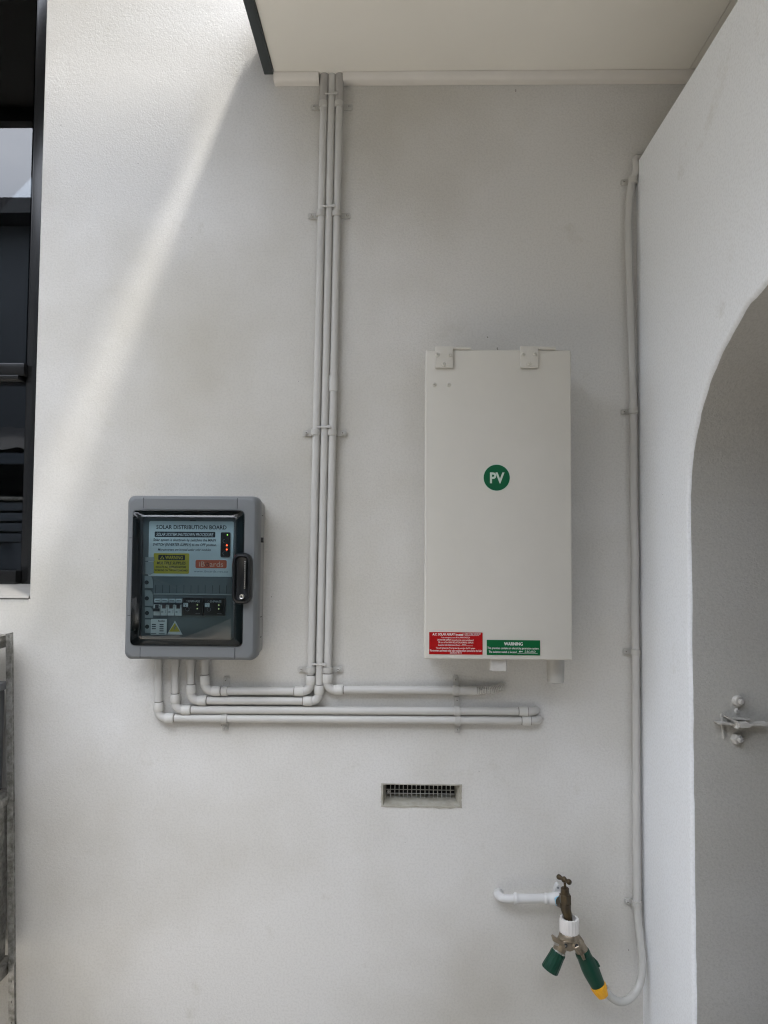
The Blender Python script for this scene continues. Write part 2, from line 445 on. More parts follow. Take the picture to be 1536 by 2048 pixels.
def topline():
    ys = [0.0 + YB * k / 60 for k in range(61)]
    return [(y, top_z + .004 * noise.noise(Vector((y * 3.1, 0, 2)))) for y in ys]
TL = topline()
def side_face(x, grow, flip):
    ringp = [rb.verts.new(p) for p in ring_at(x, grow)]
    corner = [rb.verts.new((x, 0.0, 0.0))] + [rb.verts.new((x, y, z)) for y, z in TL] + [rb.verts.new((x, YB, 0.0))]
    loop = corner + ringp[::-1]
    es = [rb.edges.new((a, b)) for a, b in zip(loop, loop[1:] + loop[:1])]
    bmesh.ops.triangle_fill(rb, edges=es, use_beauty=True)
    return ringp, corner
r0, c0 = side_face(XR, 0.008, False)
r1 = [rb.verts.new(p) for p in ring_at(XR + .002, 0.0025)]
r2 = [rb.verts.new(p) for p in ring_at(XR + .008, 0.0)]
r3, c3 = side_face(XR + TH, 0.0, True)
for A, Bq in ((r0, r1), (r1, r2)):
    for k in range(len(A) - 1): rb.faces.new((A[k], A[k + 1], Bq[k + 1], Bq[k]))
for k in range(len(c0) - 1):
    rb.faces.new((c0[k], c0[k + 1], c3[k + 1], c3[k]))
aw = build('arch_wall', rb, 'arch_paint', smooth=50)
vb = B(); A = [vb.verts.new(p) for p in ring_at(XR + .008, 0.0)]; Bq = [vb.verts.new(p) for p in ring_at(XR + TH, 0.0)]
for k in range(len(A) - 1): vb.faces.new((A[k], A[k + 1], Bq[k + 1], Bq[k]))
build('arch_reveal', vb, 'reveal_shade_paint', aw, smooth=50, label='roughly plastered inner face of the arch with its shade painted in')
tag(aw, 'white rendered side wall with an arched doorway at the right', 'wall')

# unseen wall added beyond the arch to keep light off the jamb
sb = B(); box(sb, 1.55, 1.7, -3.4, -.002, 0, 3.4); ps = build('passage_light_block', sb, 'light_block_dark')
tag(ps, 'dark unseen wall added beyond the arch to keep its jamb dim', 'wall')

pf = B(); box(pf, XR + .001, 1.55, -3.4, -.001, .002, .012); tag(build('passage_dark_sheet', pf, 'floor_sheet_dark'), kind='structure')  # added dark sheet, cuts light bouncing onto the jamb
# roof over the right part: soffit, wall trim, dark edge beam, fascia
sof_z = W(660, 141, -.035).z
bxl = W(528, 160, -.03).x; bxr = W(547, 158, -.03).x
RD = -1.75                                        # how far the canopy reaches out from the wall
roof = thing('canopy_roof', (bxr, 0, sof_z), 'flat canopy roof with pale soffit and dark steel edge above the conduits', 'roof')
bm = B(); box(bm, bxr + .0015, XR + .13, RD, -.001, sof_z, sof_z + .012); build('soffit_panel', bm, 'soffit_paint', roof)
bm = B(); box(bm, bxl, bxr, RD, -.028, sof_z - .006, sof_z + .20, .002); build('edge_beam', bm, 'dark_steel', roof)
bm = B(); box(bm, bxr + .002, XR + .13, RD, -.001, sof_z + .014, sof_z + .215); build('roof_deck', bm, 'roof_sheet', roof)
pr_ = B(); box(pr_, XR + .132, 2.44, -3.4, -.001, sof_z + .002, sof_z + .16); pr_ = build('passage_roof', pr_, 'soffit_paint'); tag(pr_, 'flat pale roof over the side passage behind the arch wall', 'roof')
tr0 = W(550, 173, -.001); tr1 = W(640, 171.5, -.001); tr2 = W(687, 171, -.001)
tz = (tr0.z + tr1.z) / 2
def trim(x0, x1, curve):
    bm = B(); prof = [(-.0005, tz), (-.020, tz), (-.026, tz + .004), (-.030, tz + .014), (-.032, sof_z - .0012), (-.0005, sof_z - .0012)]
    A = [bm.verts.new((x0 + (.004 * curve * i if i < 5 else 0), y, z)) for i, (y, z) in enumerate(prof)]
    C = [bm.verts.new((x1, y, z)) for y, z in prof]
    for k in range(6): bm.faces.new((A[k], A[(k + 1) % 6], C[(k + 1) % 6], C[k]))
    bm.faces.new(A[::-1]); bm.faces.new(C)
    return build('wall_trim', bm, 'trim_paint', roof, smooth=50)
trim(tr0.x, tr1.x - .001, 0); trim(tr2.x, 2.44, 0.0)

# window
gy = 0.085
win = thing('window', (win_x1 - .4, .05, win_z0), 'black framed window with dark reflecting glass at the left edge', 'window')
fx = (W(81, 0, gy).x + W(48, 1120, gy).x) / 2       # right edge of the visible glass
tz0, tz1 = W(30, 752, .06).z, W(30, 727, .06).z
bz0, bz1 = W(30, 1165, .06).z, W(30, 1141, .06).z
bm = B(); box(bm, fx, win_x1 - .0055, .074, .12, bz0 - .01, 3.24, .0015); build('frame_jamb', bm, 'frame_black', win)
bm = B(); box(bm, fx - .006, fx - .0005, .080, .12, bz0, 3.24, .001); build('glazing_bead', bm, 'frame_black', win)
bm = B(); box(bm, win_x0 + .006, fx - .001, .055, .115, tz0, tz1, .0015); build('transom', bm, 'frame_black', win)
bm = B(); box(bm, win_x0 + .006, fx - .011, .045, .110, tz0 - .012, tz0 - .001, .001); build('sash_rail', bm, 'frame_black', win)
bm = B(); box(bm, win_x0 + .006, fx - .001, .045, .125, bz0 - .004, bz1, .0015); build('bottom_rail', bm, 'frame_black', win)
bm = B(); box(bm, win_x0 + .006, win_x0 + .05, .035, .12, bz0 - .01, 3.24, .0015); build('frame_jamb', bm, 'frame_black', win)
bm = B(); box(bm, win_x0 + .052, fx - .012, gy, gy + .005, tz1 + .001, 3.23); build('glass_pane', bm, 'window_glass', win)
bm = B(); box(bm, win_x0 + .052, fx - .012, gy + .006, gy + .011, bz1 + .001, tz0 - .013); build('glass_pane', bm, 'window_glass', win)
bm = B(); sl = [(-.002, win_z0 + .0045), (.0, win_z0 + .008), (.045, bz0 - .0045), (.15, bz0 - .0045), (.15, win_z0 + .0045)]
A = [bm.verts.new((win_x0 + .005, y, z)) for y, z in sl]; C = [bm.verts.new((win_x1 - .0045, y, z)) for y, z in sl]
for k in range(5): bm.faces.new((A[k], A[(k + 1) % 5], C[(k + 1) % 5], C[k]))
bm.faces.new(A[::-1]); bm.faces.new(C); build('sill', bm, 'sill_paint', win)
# dark room behind the glass
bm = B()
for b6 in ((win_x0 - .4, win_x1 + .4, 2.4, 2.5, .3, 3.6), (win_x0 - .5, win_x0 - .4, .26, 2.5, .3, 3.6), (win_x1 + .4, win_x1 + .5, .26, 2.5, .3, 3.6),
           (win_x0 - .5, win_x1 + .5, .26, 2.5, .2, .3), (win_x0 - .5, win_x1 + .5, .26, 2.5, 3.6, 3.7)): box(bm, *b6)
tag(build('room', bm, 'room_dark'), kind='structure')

# air vent let into the wall
vent = thing('air_vent', ((vx0 + vx1) / 2, .03, vz0), 'small recessed wall vent with a square wire grille below the conduits', 'vent')
G0, G1 = W(772.8, 1570.5, .034), W(909.5, 1595.5, .034)
bm = B(); nx = 14
def rough_loop(x0, x1, z0, z1, am, sd_, y):
    p = []
    for a, b in (((x0, z0), (x1, z0)), ((x1, z0), (x1, z1)), ((x1, z1), (x0, z1)), ((x0, z1), (x0, z0))):
        for k in range(nx):
            t = k / nx; x = a[0] + (b[0] - a[0]) * t; z = a[1] + (b[1] - a[1]) * t
            q = noise.noise(Vector((x * 160, z * 160, sd_))) * am
            p.append((x + q * (0 if a[1] == b[1] else 1), z + q * (1 if a[1] == b[1] else 0)))
    return p
loft(bm, [(-.0012, rough_loop(vx0 - .004, vx1 + .004, vz0 - .004, vz1 + .002, .003, 1, 0)),
          (-.0016, rough_loop(vx0 + .001, vx1 - .001, vz0 + .001, vz1 - .001, .0022, 2, 0)),
          (.012, rough_loop(vx0 + .004, vx1 - .006, vz0 + .006, vz1 - .0015, .0016, 4, 0)),
          (.036, rough_loop(G0.x - .001, G1.x + .001, G1.z - .001, G0.z + .001, .0008, 5, 0)),
          (.060, rough_loop(G0.x - .001, G1.x + .001, G1.z - .001, G0.z + .001, .0, 5, 0))], False, False)
build('surround', bm, 'vent_plaster', vent, smooth=60)
bm = B(); box(bm, G0.x - .006, G1.x + .006, .058, .064, G1.z - .006, G0.z + .006); build('dark_cavity', bm, 'vent_void', vent)
nc = 16
for k in range(1, nc):
    x = G0.x + (G1.x - G0.x) * k / nc + random.uniform(-.0004, .0004)
    bm = B(); tube(bm, [(x, .034, G1.z - .001), (x + random.uniform(-.0005, .0005), .0335, (G0.z + G1.z) / 2), (x, .034, G0.z + .001)], .0011, 8)
    build('grille_bar', bm, 'vent_bar', vent)
for k in (1, 2):
    z = G1.z + (G0.z - G1.z) * k / 3
    bm = B(); tube(bm, [(G0.x, .0325, z), ((G0.x + G1.x) / 2, .032, z + .0005), (G1.x, .0325, z)], .0011, 8); build('grille_bar', bm, 'vent_bar', vent)
bm = B(); c = Vector((G0.x + .006, .031, (G0.z + G1.z) / 2)); lathe(bm, c, (0, -1, 0), [(0, .0036), (.001, .0036), (.0014, .0016), (.0004, .0014)], 12); build('screw_eye', bm, 'vent_bar', vent)

# ================================================================== SURROUNDINGS BEHIND THE CAMERA (some show in the window, some are added to block light)
AWN = dict(x1=W(566, 700).x, y0=-.120, y1=-.82, z=3.2)
awn = thing('awning', (-2, -.8, AWN['z']), 'dark awning with rafters above the window, seen in its glass', 'awning')
bm = B(); box(bm, -4.5, AWN['x1'], AWN['y1'], AWN['y0'], AWN['z'] + .05, AWN['z'] + .07); build('sheet', bm, 'awning_dark', awn)
for yy in (AWN['y0'], AWN['y1'] + .05):
    bm = B(); box(bm, -4.5, AWN['x1'], yy - .05, yy, AWN['z'] - .01, AWN['z'] + .049); build('beam', bm, 'awning_dark', awn)
for k in range(6):
    x = -4.2 + k * .62
    bm = B(); box(bm, x, x + .045, AWN['y1'] + .051, AWN['y0'] - .051, AWN['z'] - .005, AWN['z'] + .049); build('rafter', bm, 'awning_dark', awn)

FY = -4.3
fence = thing('steel_fence', (-2, FY, 0), 'dark ribbed steel fence reflected in the lower window pane', 'fence')
for k in range(22):
    x0 = -11 + k * .8
    bm = B(); pr = [(0, 0), (.06, 0), (.09, .035), (.17, .035), (.20, 0), (.40, 0), (.43, .035), (.51, .035), (.54, 0), (.795, 0)]
    A = [bm.verts.new((x0 + a, FY + b, .02)) for a, b in pr]; C = [bm.verts.new((x0 + a, FY + b, 1.5)) for a, b in pr]
    for i in range(len(pr) - 1): bm.faces.new((A[i], A[i + 1], C[i + 1], C[i]))
    build('panel', bm, 'fence_steel', fence, smooth=0)
for z in (1.51, 1.60, 1.69, 1.78):
    bm = B(); box(bm, -11, 6.6, FY, FY + .04, z, z + .07, .004); build('rail', bm, 'fence_steel', fence)
bm = B(); box(bm, -11, 6.6, FY - .02, FY + .06, 1.87, 1.90, .004); build('cap', bm, 'galv', fence)

nh = thing('neighbour_house', (-3, -8, 0), 'dark clad neighbouring house behind the fence, mirrored in the glass', 'house')
bm = B(); box(bm, -13, 5, -11, -8.0, 0, 5.95); build('wall', bm, 'house_clad', nh)
bm = B(); box(bm, -13.4, 5.4, -11.4, -7.6, 5.96, 6.17); build('roof', bm, 'house_roof', nh)
hb = thing('rear_light_block', (1.0, -3.5, 0), 'dark unseen wall added behind the viewer to cut frontal light', 'wall')
bm = B(); box(bm, -2.4, 2.6, -3.6, -3.41, 0, 3.3); build('wall_panel', bm, 'light_block_dark', hb)  # added out of view, holds back sky light from behind
sh = thing('left_sky_block', (-7.5, -2, 0), 'dark unseen blocks added at the left to cut sky light', 'house')
bm = B(); box(bm, -9, -6, -2.59, 5, 0, 1.9); build('wall', bm, 'house_clad', sh)  # low and tall masses added out of view to block sky light
bm = B(); box(bm, -9.3, -5.6, -2.39, 5.3, 1.91, 2.05); build('roof', bm, 'house_roof', sh)
bm = B(); box(bm, -9, -4.9, -5.9, -2.6, 0, 5.0); build('wall', bm, 'house_clad', sh)
bm = B(); box(bm, -9.2, -4.8, -6.0, -2.4, 5.01, 5.2); build('roof', bm, 'house_roof', sh)
ln = thing('lean_to', (-4, -7, 0), 'low corrugated lean-to roof in front of the neighbouring house', 'shed')
bm = B()
NW = 160
A = []; C = []
for k in range(NW + 1):
    x = -11 + 14 * k / NW; dz = .018 * math.sin(k * 1.9)
    A.append(bm.verts.new((x, -6.0, 2.55 + dz))); C.append(bm.verts.new((x, -7.98, 3.1 + dz)))
for k in range(NW): bm.faces.new((A[k], A[k + 1], C[k + 1], C[k]))
build('roof', bm, 'house_roof', ln)
bm = B(); box(bm, -11, 3, -6.08, -6.0, 2.38, 2.50); build('gutter', bm, 'fence_steel', ln)

# ================================================================== CONDUITS
YC = -0.0165; CR = 0.0098
def bend(c, a, b, rb, n=8):
    """quarter bend at corner c from direction a to direction b"""
    o = c - a * rb + b * rb; pts = []
    for k in range(n + 1):
        t = k / n * math.pi / 2
        pts.append(o - b * rb * math.cos(t) + a * rb * math.sin(t))
    return pts
def conduit(label, pts, r=CR, rb=0.019, lc=0.022, first=0, last=0, m='conduit'):
    pts = [Vector(p) for p in pts]
    t = thing('conduit', pts[0], label, 'conduit', 'grey conduits on the wall')
    n = len(pts); start = pts[0]
    for i in range(1, n):
        d = (pts[i] - pts[i - 1]).normalized()
        end = pts[i] if i == n - 1 else pts[i] - d * (rb + lc * .6)
        bm = B(); tube(bm, [start, start.lerp(end, .5), end], r); build('pipe', bm, m, t)
        if i < n - 1:
            e = (pts[i + 1] - pts[i]).normalized()
            b = bend(pts[i], d, e, rb)
            bm = B(); tube(bm, b, r * 1.13); build('elbow', bm, m, t)
            for a0, dd in ((b[0], -d), (b[-1], e)):
                bm = B(); lathe(bm, a0 - dd * .001, dd, [(0, r * 1.24), (.0008, r * 1.30), (lc - .0008, r * 1.30), (lc, r * 1.24), (lc + .0001, r * .99)]); build('coupling', bm, 'fitting', t)
                bm = B(); lathe(bm, a0 + dd * (lc - .0008), dd, [(0, r * 1.02), (.0014, r * 1.035), (.0022, r * 1.0)]); build('joint_line', bm, 'groove_dark', t)
            start = pts[i] + e * (rb + lc * .6)
    return t
def V3(px, py, y=YC): return W(px, py, y)
# left riser
cA = conduit('left riser conduit running up from the rightmost outlet under the solar board',
    [V3(410, 1318), V3(410, 1381.8), V3(620.8, 1382.6), V3(649.2, 147)])
cB = conduit('middle riser conduit between two others, fed by the third outlet under the solar board',
    [V3(382, 1318), V3(382, 1400.8), V3(638, 1402), V3(664.3, 147)])
cE = conduit('right riser conduit that turns right at the bottom and ends in a corrugated sleeve',
    [V3(953, 1380.8), V3(654.6, 1379.3), V3(679.8, 147)])
cC = conduit('upper of the two long horizontal conduits, from the second outlet under the solar board',
    [V3(350.5, 1318), V3(350.5, 1419.4), V3(1040, 1422.8)])
cD = conduit('lowest long horizontal conduit, from the leftmost outlet under the solar board',
    [V3(317, 1318), V3(317, 1436), V3(1046, 1441.2)])
# ends turning into the wall
for t, x, y, xe in ((cC, 1037.7, 1422.8, 1064), (cD, 1043.7, 1441.2, 1070)):
    p0 = V3(x, y); p1 = V3(x + 17, y); c = V3(xe, y)
    bm = B(); lathe(bm, p0, (1, 0, 0), [(0, CR), (.0003, CR * 1.25), (.022, CR * 1.25), (.0225, CR)]); build('coupling', bm, 'fitting', t)
    bm = B(); lathe(bm, p0 - Vector((.0018, 0, 0)), (1, 0, 0), [(0, CR * 1.0), (.0008, CR * 1.04), (.0020, CR * 1.04)]); build('joint_line', bm, 'groove_dark', t)
    bm = B(); lathe(bm, p0 + Vector((.0221, 0, 0)), (1, 0, 0), [(0, CR * 1.16), (.0016, CR * 1.15)]); build('joint_line', bm, 'groove_dark', t)
    ctr = V3(x + 19, y); pts = [p1]
    for k in range(9):
        a = k / 8 * math.pi / 2; pts.append(Vector((ctr.x + .022 * math.sin(a), YC + .022 * (1 - math.cos(a)), ctr.z)))
    bm = B(); tube(bm, pts, CR * 1.12); build('wall_elbow', bm, 'conduit', t)
# sleeve and corrugated end
bm = B(); lathe(bm, V3(905, 1380.6), V3(953, 1380.8) - V3(905, 1380.6), [(0, CR * 1.0), (.0005, CR * 1.14), (.062, CR * 1.14), (.0625, CR * .8)]); build('sleeve', bm, 'conduit', cE)
pth = spline([V3(951, 1381.2), V3(965, 1381.4), V3(980, 1380.6), V3(992, 1378, -.014), V3(1001, 1374.5, -.005), V3(1004, 1372, .014)], 24)
rs = [CR * (1.06 if (i // 3) % 2 else .88) for i in range(len(pth))]
bm = B(); tube(bm, pth, rs); ce = build('corrugated_end', bm, 'fitting', cE, smooth=60)
ce.data.materials.append(MATS['conduit_dark'])
for f in ce.data.polygons:
    i = f.index // 20
    f.material_index = 1 if (i // 3) % 2 == 0 and ((i + 1) // 3) % 2 == 0 else 0
# straight joiner high on the right riser, sleeves at the top of the outer risers, glands under the board
bm = B(); lathe(bm, V3(666.6, 783), V3(667.4, 750) - V3(666.6, 783), [(0, CR), (.0005, CR * 1.2), (.041, CR * 1.2), (.0415, CR)]); build('joiner', bm, 'conduit', cE)
for t, a, b in ((cA, (647.0, 214), (649.1, 150)), (cE, (677.9, 214), (679.7, 150))):
    p, q = V3(*a), V3(*b)
    bm = B(); lathe(bm, p, q - p, [(0, CR), (.0004, CR * 1.16), ((q - p).length, CR * 1.16)]); build('joiner', bm, 'conduit_dark', t)
for t, x in ((cD, 317), (cC, 350.5), (cB, 382), (cA, 410)):
    p = V3(x, 1334); bm = B(); lathe(bm, p, (0, 0, 1), [(0, CR), (.0004, CR * 1.16), (.020, CR * 1.16)]); build('gland', bm, 'conduit', t)

def saddle(label, px, py, axis, side, r=CR, yc=YC, wid=0.015, tab=0.026, m='saddle', grp='conduit saddles', name='pipe_saddle', half=False):
    """strap round the pipe with a screwed tab; axis 'v' or 'h', side +1/-1 = where the tab points (right/up positive)"""
    c = V3(px, py, yc)
    t = thing(name, (c.x, 0, c.z), label, 'pipe clip', grp)
    ax = Vector((0, 0, 1)) if axis == 'v' else Vector((1, 0, 0))
    bm = B(); R = r * 1.0 + .0028
    lathe(bm, c - ax * wid / 2, ax, [(0, r * .98), (.0001, R - .0004), (.0006, R), (wid - .0006, R), (wid - .0001, R - .0004), (wid, r * .98)], 22); build('strap', bm, m, t)
    bm = B(); o = r * .75
    if axis == 'v':
        xa, xb = sorted((c.x + side * o, c.x + side * (r + tab))); plate(bm, xa, xb, c.z - wid * .5, c.z + wid * .5, -.0028, -.0062, .005); sp = Vector((c.x + side * (r + tab * .62), -.0060, c.z))
    else:
        za, zb = sorted((c.z + side * o, c.z + side * (r + tab * .95))); plate(bm, c.x - wid * .5, c.x + wid * .5, za, zb, -.0028, -.0062, .004); sp = Vector((c.x, -.0060, c.z + side * (r + tab * .6)))
    build('tab', bm, m, t)
    screw(sp, .0044, t, m)
    return t
hts = [('just below the soffit', 209.5, 647.0, 677.9), ('second from the soffit', 428, 642.0, 673.3), ('level with the top of the solar board shadow', 865, 632.0, 664.8), ('just above the bottom bends', 1340, 621.6, 655.3)]
hts[2] = ('third down from the soffit', 865, 632.0, 664.8)
for d, y, xa, xe in hts:
    saddle('painted saddle on the left riser conduit, ' + d, xa, y, 'v', -1)
    saddle('painted saddle on the right riser conduit, ' + d, xe, y, 'v', 1)
saddle('painted saddle with tab up on the top left horizontal conduit below the solar board', 449.5, 1382, 'h', 1)
saddle('painted saddle with tab down at the left of the lowest conduit', 449, 1437, 'h', -1)
saddle('painted saddle with tab up on the conduit that ends in a corrugated sleeve', 912, 1380.6, 'h', 1)
saddle('painted saddle with tab up on the upper long conduit, below the meter box', 914.5, 1422.2, 'h', 1)
saddle('painted saddle with tab down on the lowest conduit, below the meter box', 915.5, 1440.6, 'h', -1)
# cable ties round the risers
for d, y, xa, xe in (('nearest the soffit', 192.5, 647.3, 678.3), ('second from the soffit', 416, 642.3, 673.6), ('at the middle of the risers', 855, 632.3, 665), ('lowest, above the bends', 1327, 621.9, 655.6)):
    a, b = V3(xa + 3.5, y), V3(xe - 2.5, y)
    t = thing('cable_tie', (a.x, YC, a.z), 'pale cable tie round the three riser conduits, ' + d, 'cable tie', 'cable ties round the riser conduits')
    yf = YC - CR - .0018; bm = B(); h = .0022
    box(bm, a.x, b.x, yf - .0006, yf + .0010, a.z - h, a.z + h, .0004); build('strap', bm, 'conduit', t)
    bm = B(); box(bm, b.x - .009, b.x - .001, yf - .0034, yf - .0008, a.z - .0035, a.z + .0035, .0008); build('buckle', bm, 'conduit', t)

# ================================================================== SOLAR DISTRIBUTION BOARD
def cb(cx, cy, y): return W(230 + cx / 4.8, 970 + cy / 4.8, y)
YF = -0.102                                      # front of the cover
tl, trr, br, bl = cb(115, 92, YF), cb(1382, 108, YF), cb(1345, 1690, YF), cb(66, 1684, YF)
sx0, sx1 = (tl.x + bl.x) / 2, (trr.x + br.x) / 2; sz1, sz0 = (tl.z + trr.z) / 2, (br.z + bl.z) / 2
kx = (sx1 - sx0) / (1363.5 - 90.5); kz = (sz1 - sz0) / (1687 - 100)
RAT = 1.0                                         # parallax of deeper planes inside the board
def bx(cx, cy=890):                              # crop column -> board x (the board leans 1.4 degrees in the picture only)
    lean = 90.5 + (890 - cy) * (49 / 1592)
    return (sx0 + (cx - lean) * kx) * RAT
def bz(cy): return CAM.z + (sz1 - (cy - 100) * kz - CAM.z) * RAT
brd = thing('solar_board', ((sx0 + sx1) / 2, 0, sz0), 'grey solar distribution board with tinted window and glowing red lights', 'switchboard')
bm = B(); loft(bm, [(-.0005, rrect(sx0 + .010, sx1 - .003, sz0 + .008, sz1 - .008, .012)), (-.052, rrect(sx0 + .010, sx1 - .003, sz0 + .008, sz1 - .008, .012))]); base = build('enclosure_base', bm, 'board_base', brd)
wx0, wx1, wz0, wz1 = bx(160, 890), bx(1232, 890), bz(1545), bz(245)       # opening for the clear door
o = .016
bm = B(); R = lambda i, r: rrect(sx0 + i, sx1 - i, sz0 + i, sz1 - i, r)
RI = lambda i, r: rrect(wx0 + i, wx1 - i, wz0 + i, wz1 - i, r)
loft(bm, [(-.050, R(.004, o)), (-.052, R(.001, o)), (-.055, R(0, o)), (-.086, R(.0005, o)), (-.095, R(.003, o)), (YF + .0008, R(.0085, o)), (YF, R(.012, o)), (YF, RI(-.001, .011)), (YF + .001, RI(0, .011)), (-.070, RI(0, .011))], False, False)
cov = build('cover', bm, 'board_grey', brd, smooth=30)
for za, zb in ((wz1 + .003, sz1 - .0095), (sz0 + .0095, wz0 - .003)):
    bm = B(); cyy = 160 if za > wz1 else 1600
    loft(bm, [(YF + .001, rrect(bx(258), bx(1163), za, zb, .001, 2)), (YF - .0012, rrect(bx(258) + .001, bx(1163) - .001, za, zb, .001, 2))]); build('rail', bm, 'board_grey', cov)
for za, zb in ((wz1 + .004, sz1 - .006), (sz0 + .006, wz0 - .004)):
    for xx_ in (bx(258), bx(1163)):
        bm = B(); box(bm, xx_ - .0006, xx_ + .0006, YF - .0005, YF + .0006, za, zb); build('seam', bm, 'groove', cov)
for ca in (515, 1260):
    bm = B(); box(bm, sx0 + .010, wx0 - .001, YF - .0004, YF + .0006, bz(ca) - .0006, bz(ca) + .0006); build('seam', bm, 'groove', cov)
for cy, c2 in ((280, .0), (1290, 0), (1490, 0)):
    bm = B(); z = bz(cy); box(bm, sx1 - .0032, sx1 - .0024, -.034, -.020, z - .0012, z + .0012); build('side_slot', bm, 'groove', base)
bm = B(); z = bz(525); box(bm, sx1 - .005, sx1 + .0035, -.050, -.034, z - .0065, z + .0065, .001); build('latch_tab', bm, 'black_plastic', base)
# inside: back panel, dark liner under the door rim
YP = -.068; RAT = (YP - CAM.y) / (YF - CAM.y)
px0, px1, pz0, pz1 = bx(262), bx(1150), bz(1478), bz(318)
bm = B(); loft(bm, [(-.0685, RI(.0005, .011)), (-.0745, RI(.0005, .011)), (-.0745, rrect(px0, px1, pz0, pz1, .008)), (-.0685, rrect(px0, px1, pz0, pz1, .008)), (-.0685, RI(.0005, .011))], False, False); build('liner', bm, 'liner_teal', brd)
bm = B(); box(bm, px0 - .004, px1 + .004, -.060, YP, pz0 - .004, pz1 + .004); pnl = build('inner_panel', bm, 'panel_grey', brd)
# label plate
bm = B(); plate(bm, bx(330, 620), bx(1143, 620), bz(882), bz(350), YP - .0004, YP - .0030, .004); lab = build('label_plate', bm, 'label_white', brd, label='white instruction plate with black lettering')
yl = YP - .0034; yl2 = yl - .0005; yl3 = yl2 - .0005
lx = lambda c: bx(c, 620)
text('SOLAR DISTRIBUTION BOARD', lx(400), lx(1075), bz(428), bz(388), yl, 'print_black', lab, bold=.02)
bm = B(); plate(bm, lx(385), lx(968), bz(505), bz(452), yl + .0004, yl, .002); build('title_bar', bm, 'print_black', lab)
text('SOLAR SYSTEM SHUTDOWN PROCEDURE', lx(402), lx(950), bz(494), bz(464), yl2, 'print_grey', lab, bold=.015, shear=.25)
text('Solar system is shutdown by switching the MAIN', lx(374), lx(975), bz(552), bz(518), yl, 'print_black', lab, bold=.02, shear=.12)
text('SWITCH (INVERTER SUPPLY) to the OFF position.', lx(370), lx(982), bz(597), bz(564), yl, 'print_black', lab, bold=.02, shear=.2)
text('Microinverters are located under solar modules', lx(420), lx(928), bz(637), bz(613), yl, 'print_black', lab, bold=.01, shear=.2)
bm = B(); plate(bm, lx(380), lx(722), bz(856), bz(660), yl + .0004, yl, .003); build('warning_sticker', bm, 'sticker_yellow', lab)
bm = B(); plate(bm, lx(425), lx(682), bz(726), bz(676), yl + .0001, yl2, .002); build('warning_bar', bm, 'print_black', lab)
text('WARNING', lx(492), lx(662), bz(718), bz(684), yl3, 'sticker_yellow', lab, bold=.02)
def tri(bm, x0, x1, z0, z1, yb, yf, r=.0):
    loft(bm, [(yb, [(x0, z0), (x1, z0), ((x0 + x1) / 2, z1)]), (yf, [(x0, z0), (x1, z0), ((x0 + x1) / 2, z1)])]); return bm
bm = B(); tri(bm, lx(442), lx(485), bz(718), bz(683), yl2, yl3); build('alert_triangle', bm, 'sticker_yellow', lab)
bm = B(); tri(bm, lx(452), lx(475), bz(714), bz(693), yl3, yl3 - .0003); build('alert_triangle', bm, 'print_black', lab)
text('MULTIPLE SUPPLIES', lx(413), lx(690), bz(768), bz(740), yl2, 'print_black', lab, bold=.02, shear=.2)
text('ISOLATE ALL SUPPLIES BEFORE', lx(403), lx(695), bz(803), bz(783), yl2, 'print_black', lab, bold=.02)
text('WORKING ON THIS SWITCHBOARD', lx(392), lx(708), bz(833), bz(815), yl2, 'print_black', lab, bold=.02)
bm = B(); plate(bm, lx(783), lx(1082), bz(801), bz(722), yl + .0004, yl, .004); build('logo_badge', bm, 'sticker_orange', lab)
text('iB', lx(818), lx(872), bz(786), bz(737), yl2, 'logo_tint', lab)
text('ards', lx(920), lx(1048), bz(787), bz(737), yl2, 'logo_tint', lab)
bm = B(); c = Vector((lx(896), yl2, bz(767)))
pr = []
for k in range(21):
    a = rad(120 + 300 * k / 20); pr.append(c + Vector((math.cos(a), 0, math.sin(a))) * 16 * kx)
tube(bm, pr, .0007, 6); build('power_symbol', bm, 'print_black', lab)
bm = B(); tube(bm, [c + Vector((0, 0, .001)), c + Vector((0, 0, .0055))], .0007, 6); build('power_symbol', bm, 'print_black', lab)
text('www.iboards.net.au', lx(768), lx(1092), bz(842), bz(820), yl, 'print_mid', lab)
# indicator strip
bm = B(); plate(bm, lx(1024), lx(1115), bz(692), bz(455), yl + .0004, yl - .004, .003); ind = build('indicator_strip', bm, 'gloss_black', brd)
for cx_, cy_, m_ in ((1088, 480, 'led_green'), (1084, 580, 'led_red'), (1084, 620, 'led_red')):
    bm = B(); head(bm, Vector((lx(cx_), yl - .004, bz(cy_))), .0020 if m_ == 'led_red' else .0016, .0018); build('led', bm, m_, ind)
for cy_ in (540, 658):
    bm = B(); c = Vector((lx(1062), yl - .0042, bz(cy_))); tube(bm, [c + Vector((math.cos(rad(90 + 18 * k)), 0, math.sin(rad(90 + 18 * k)))) * .0042 for k in range(11)], .0004, 5); build('button_ring', bm, 'print_mid', ind)
# clip slots and blank-pole strip
for cx_, cy_ in ((740, 346), (738, 903)):
    bm = B(); plate(bm, bx(cx_ - 28), bx(cx_ + 28), bz(cy_ + 5), bz(cy_ - 5), YP, YP - .0022, .001); build('clip_slot', bm, 'groove', pnl)
bm = B(); plate(bm, bx(372, 970), bx(1122, 970), bz(1050), bz(888), YP - .0002, YP - .0024, .002); bs = build('blank_strip', bm, 'panel_grey', brd)
for k in range(11):
    x = bx(392 + 68 * k, 1010); bm = B(); box(bm, x - .0005, x + .0005, YP - .0030, YP - .0020, bz(1042), bz(965)); build('pole_score', bm, 'groove', bs)
bm = B(); box(bm, bx(372, 1050), bx(1122, 1050), YP - .0040, YP - .0002, bz(1058), bz(1046), .0006); build('ledge', bm, 'panel_light', bs)
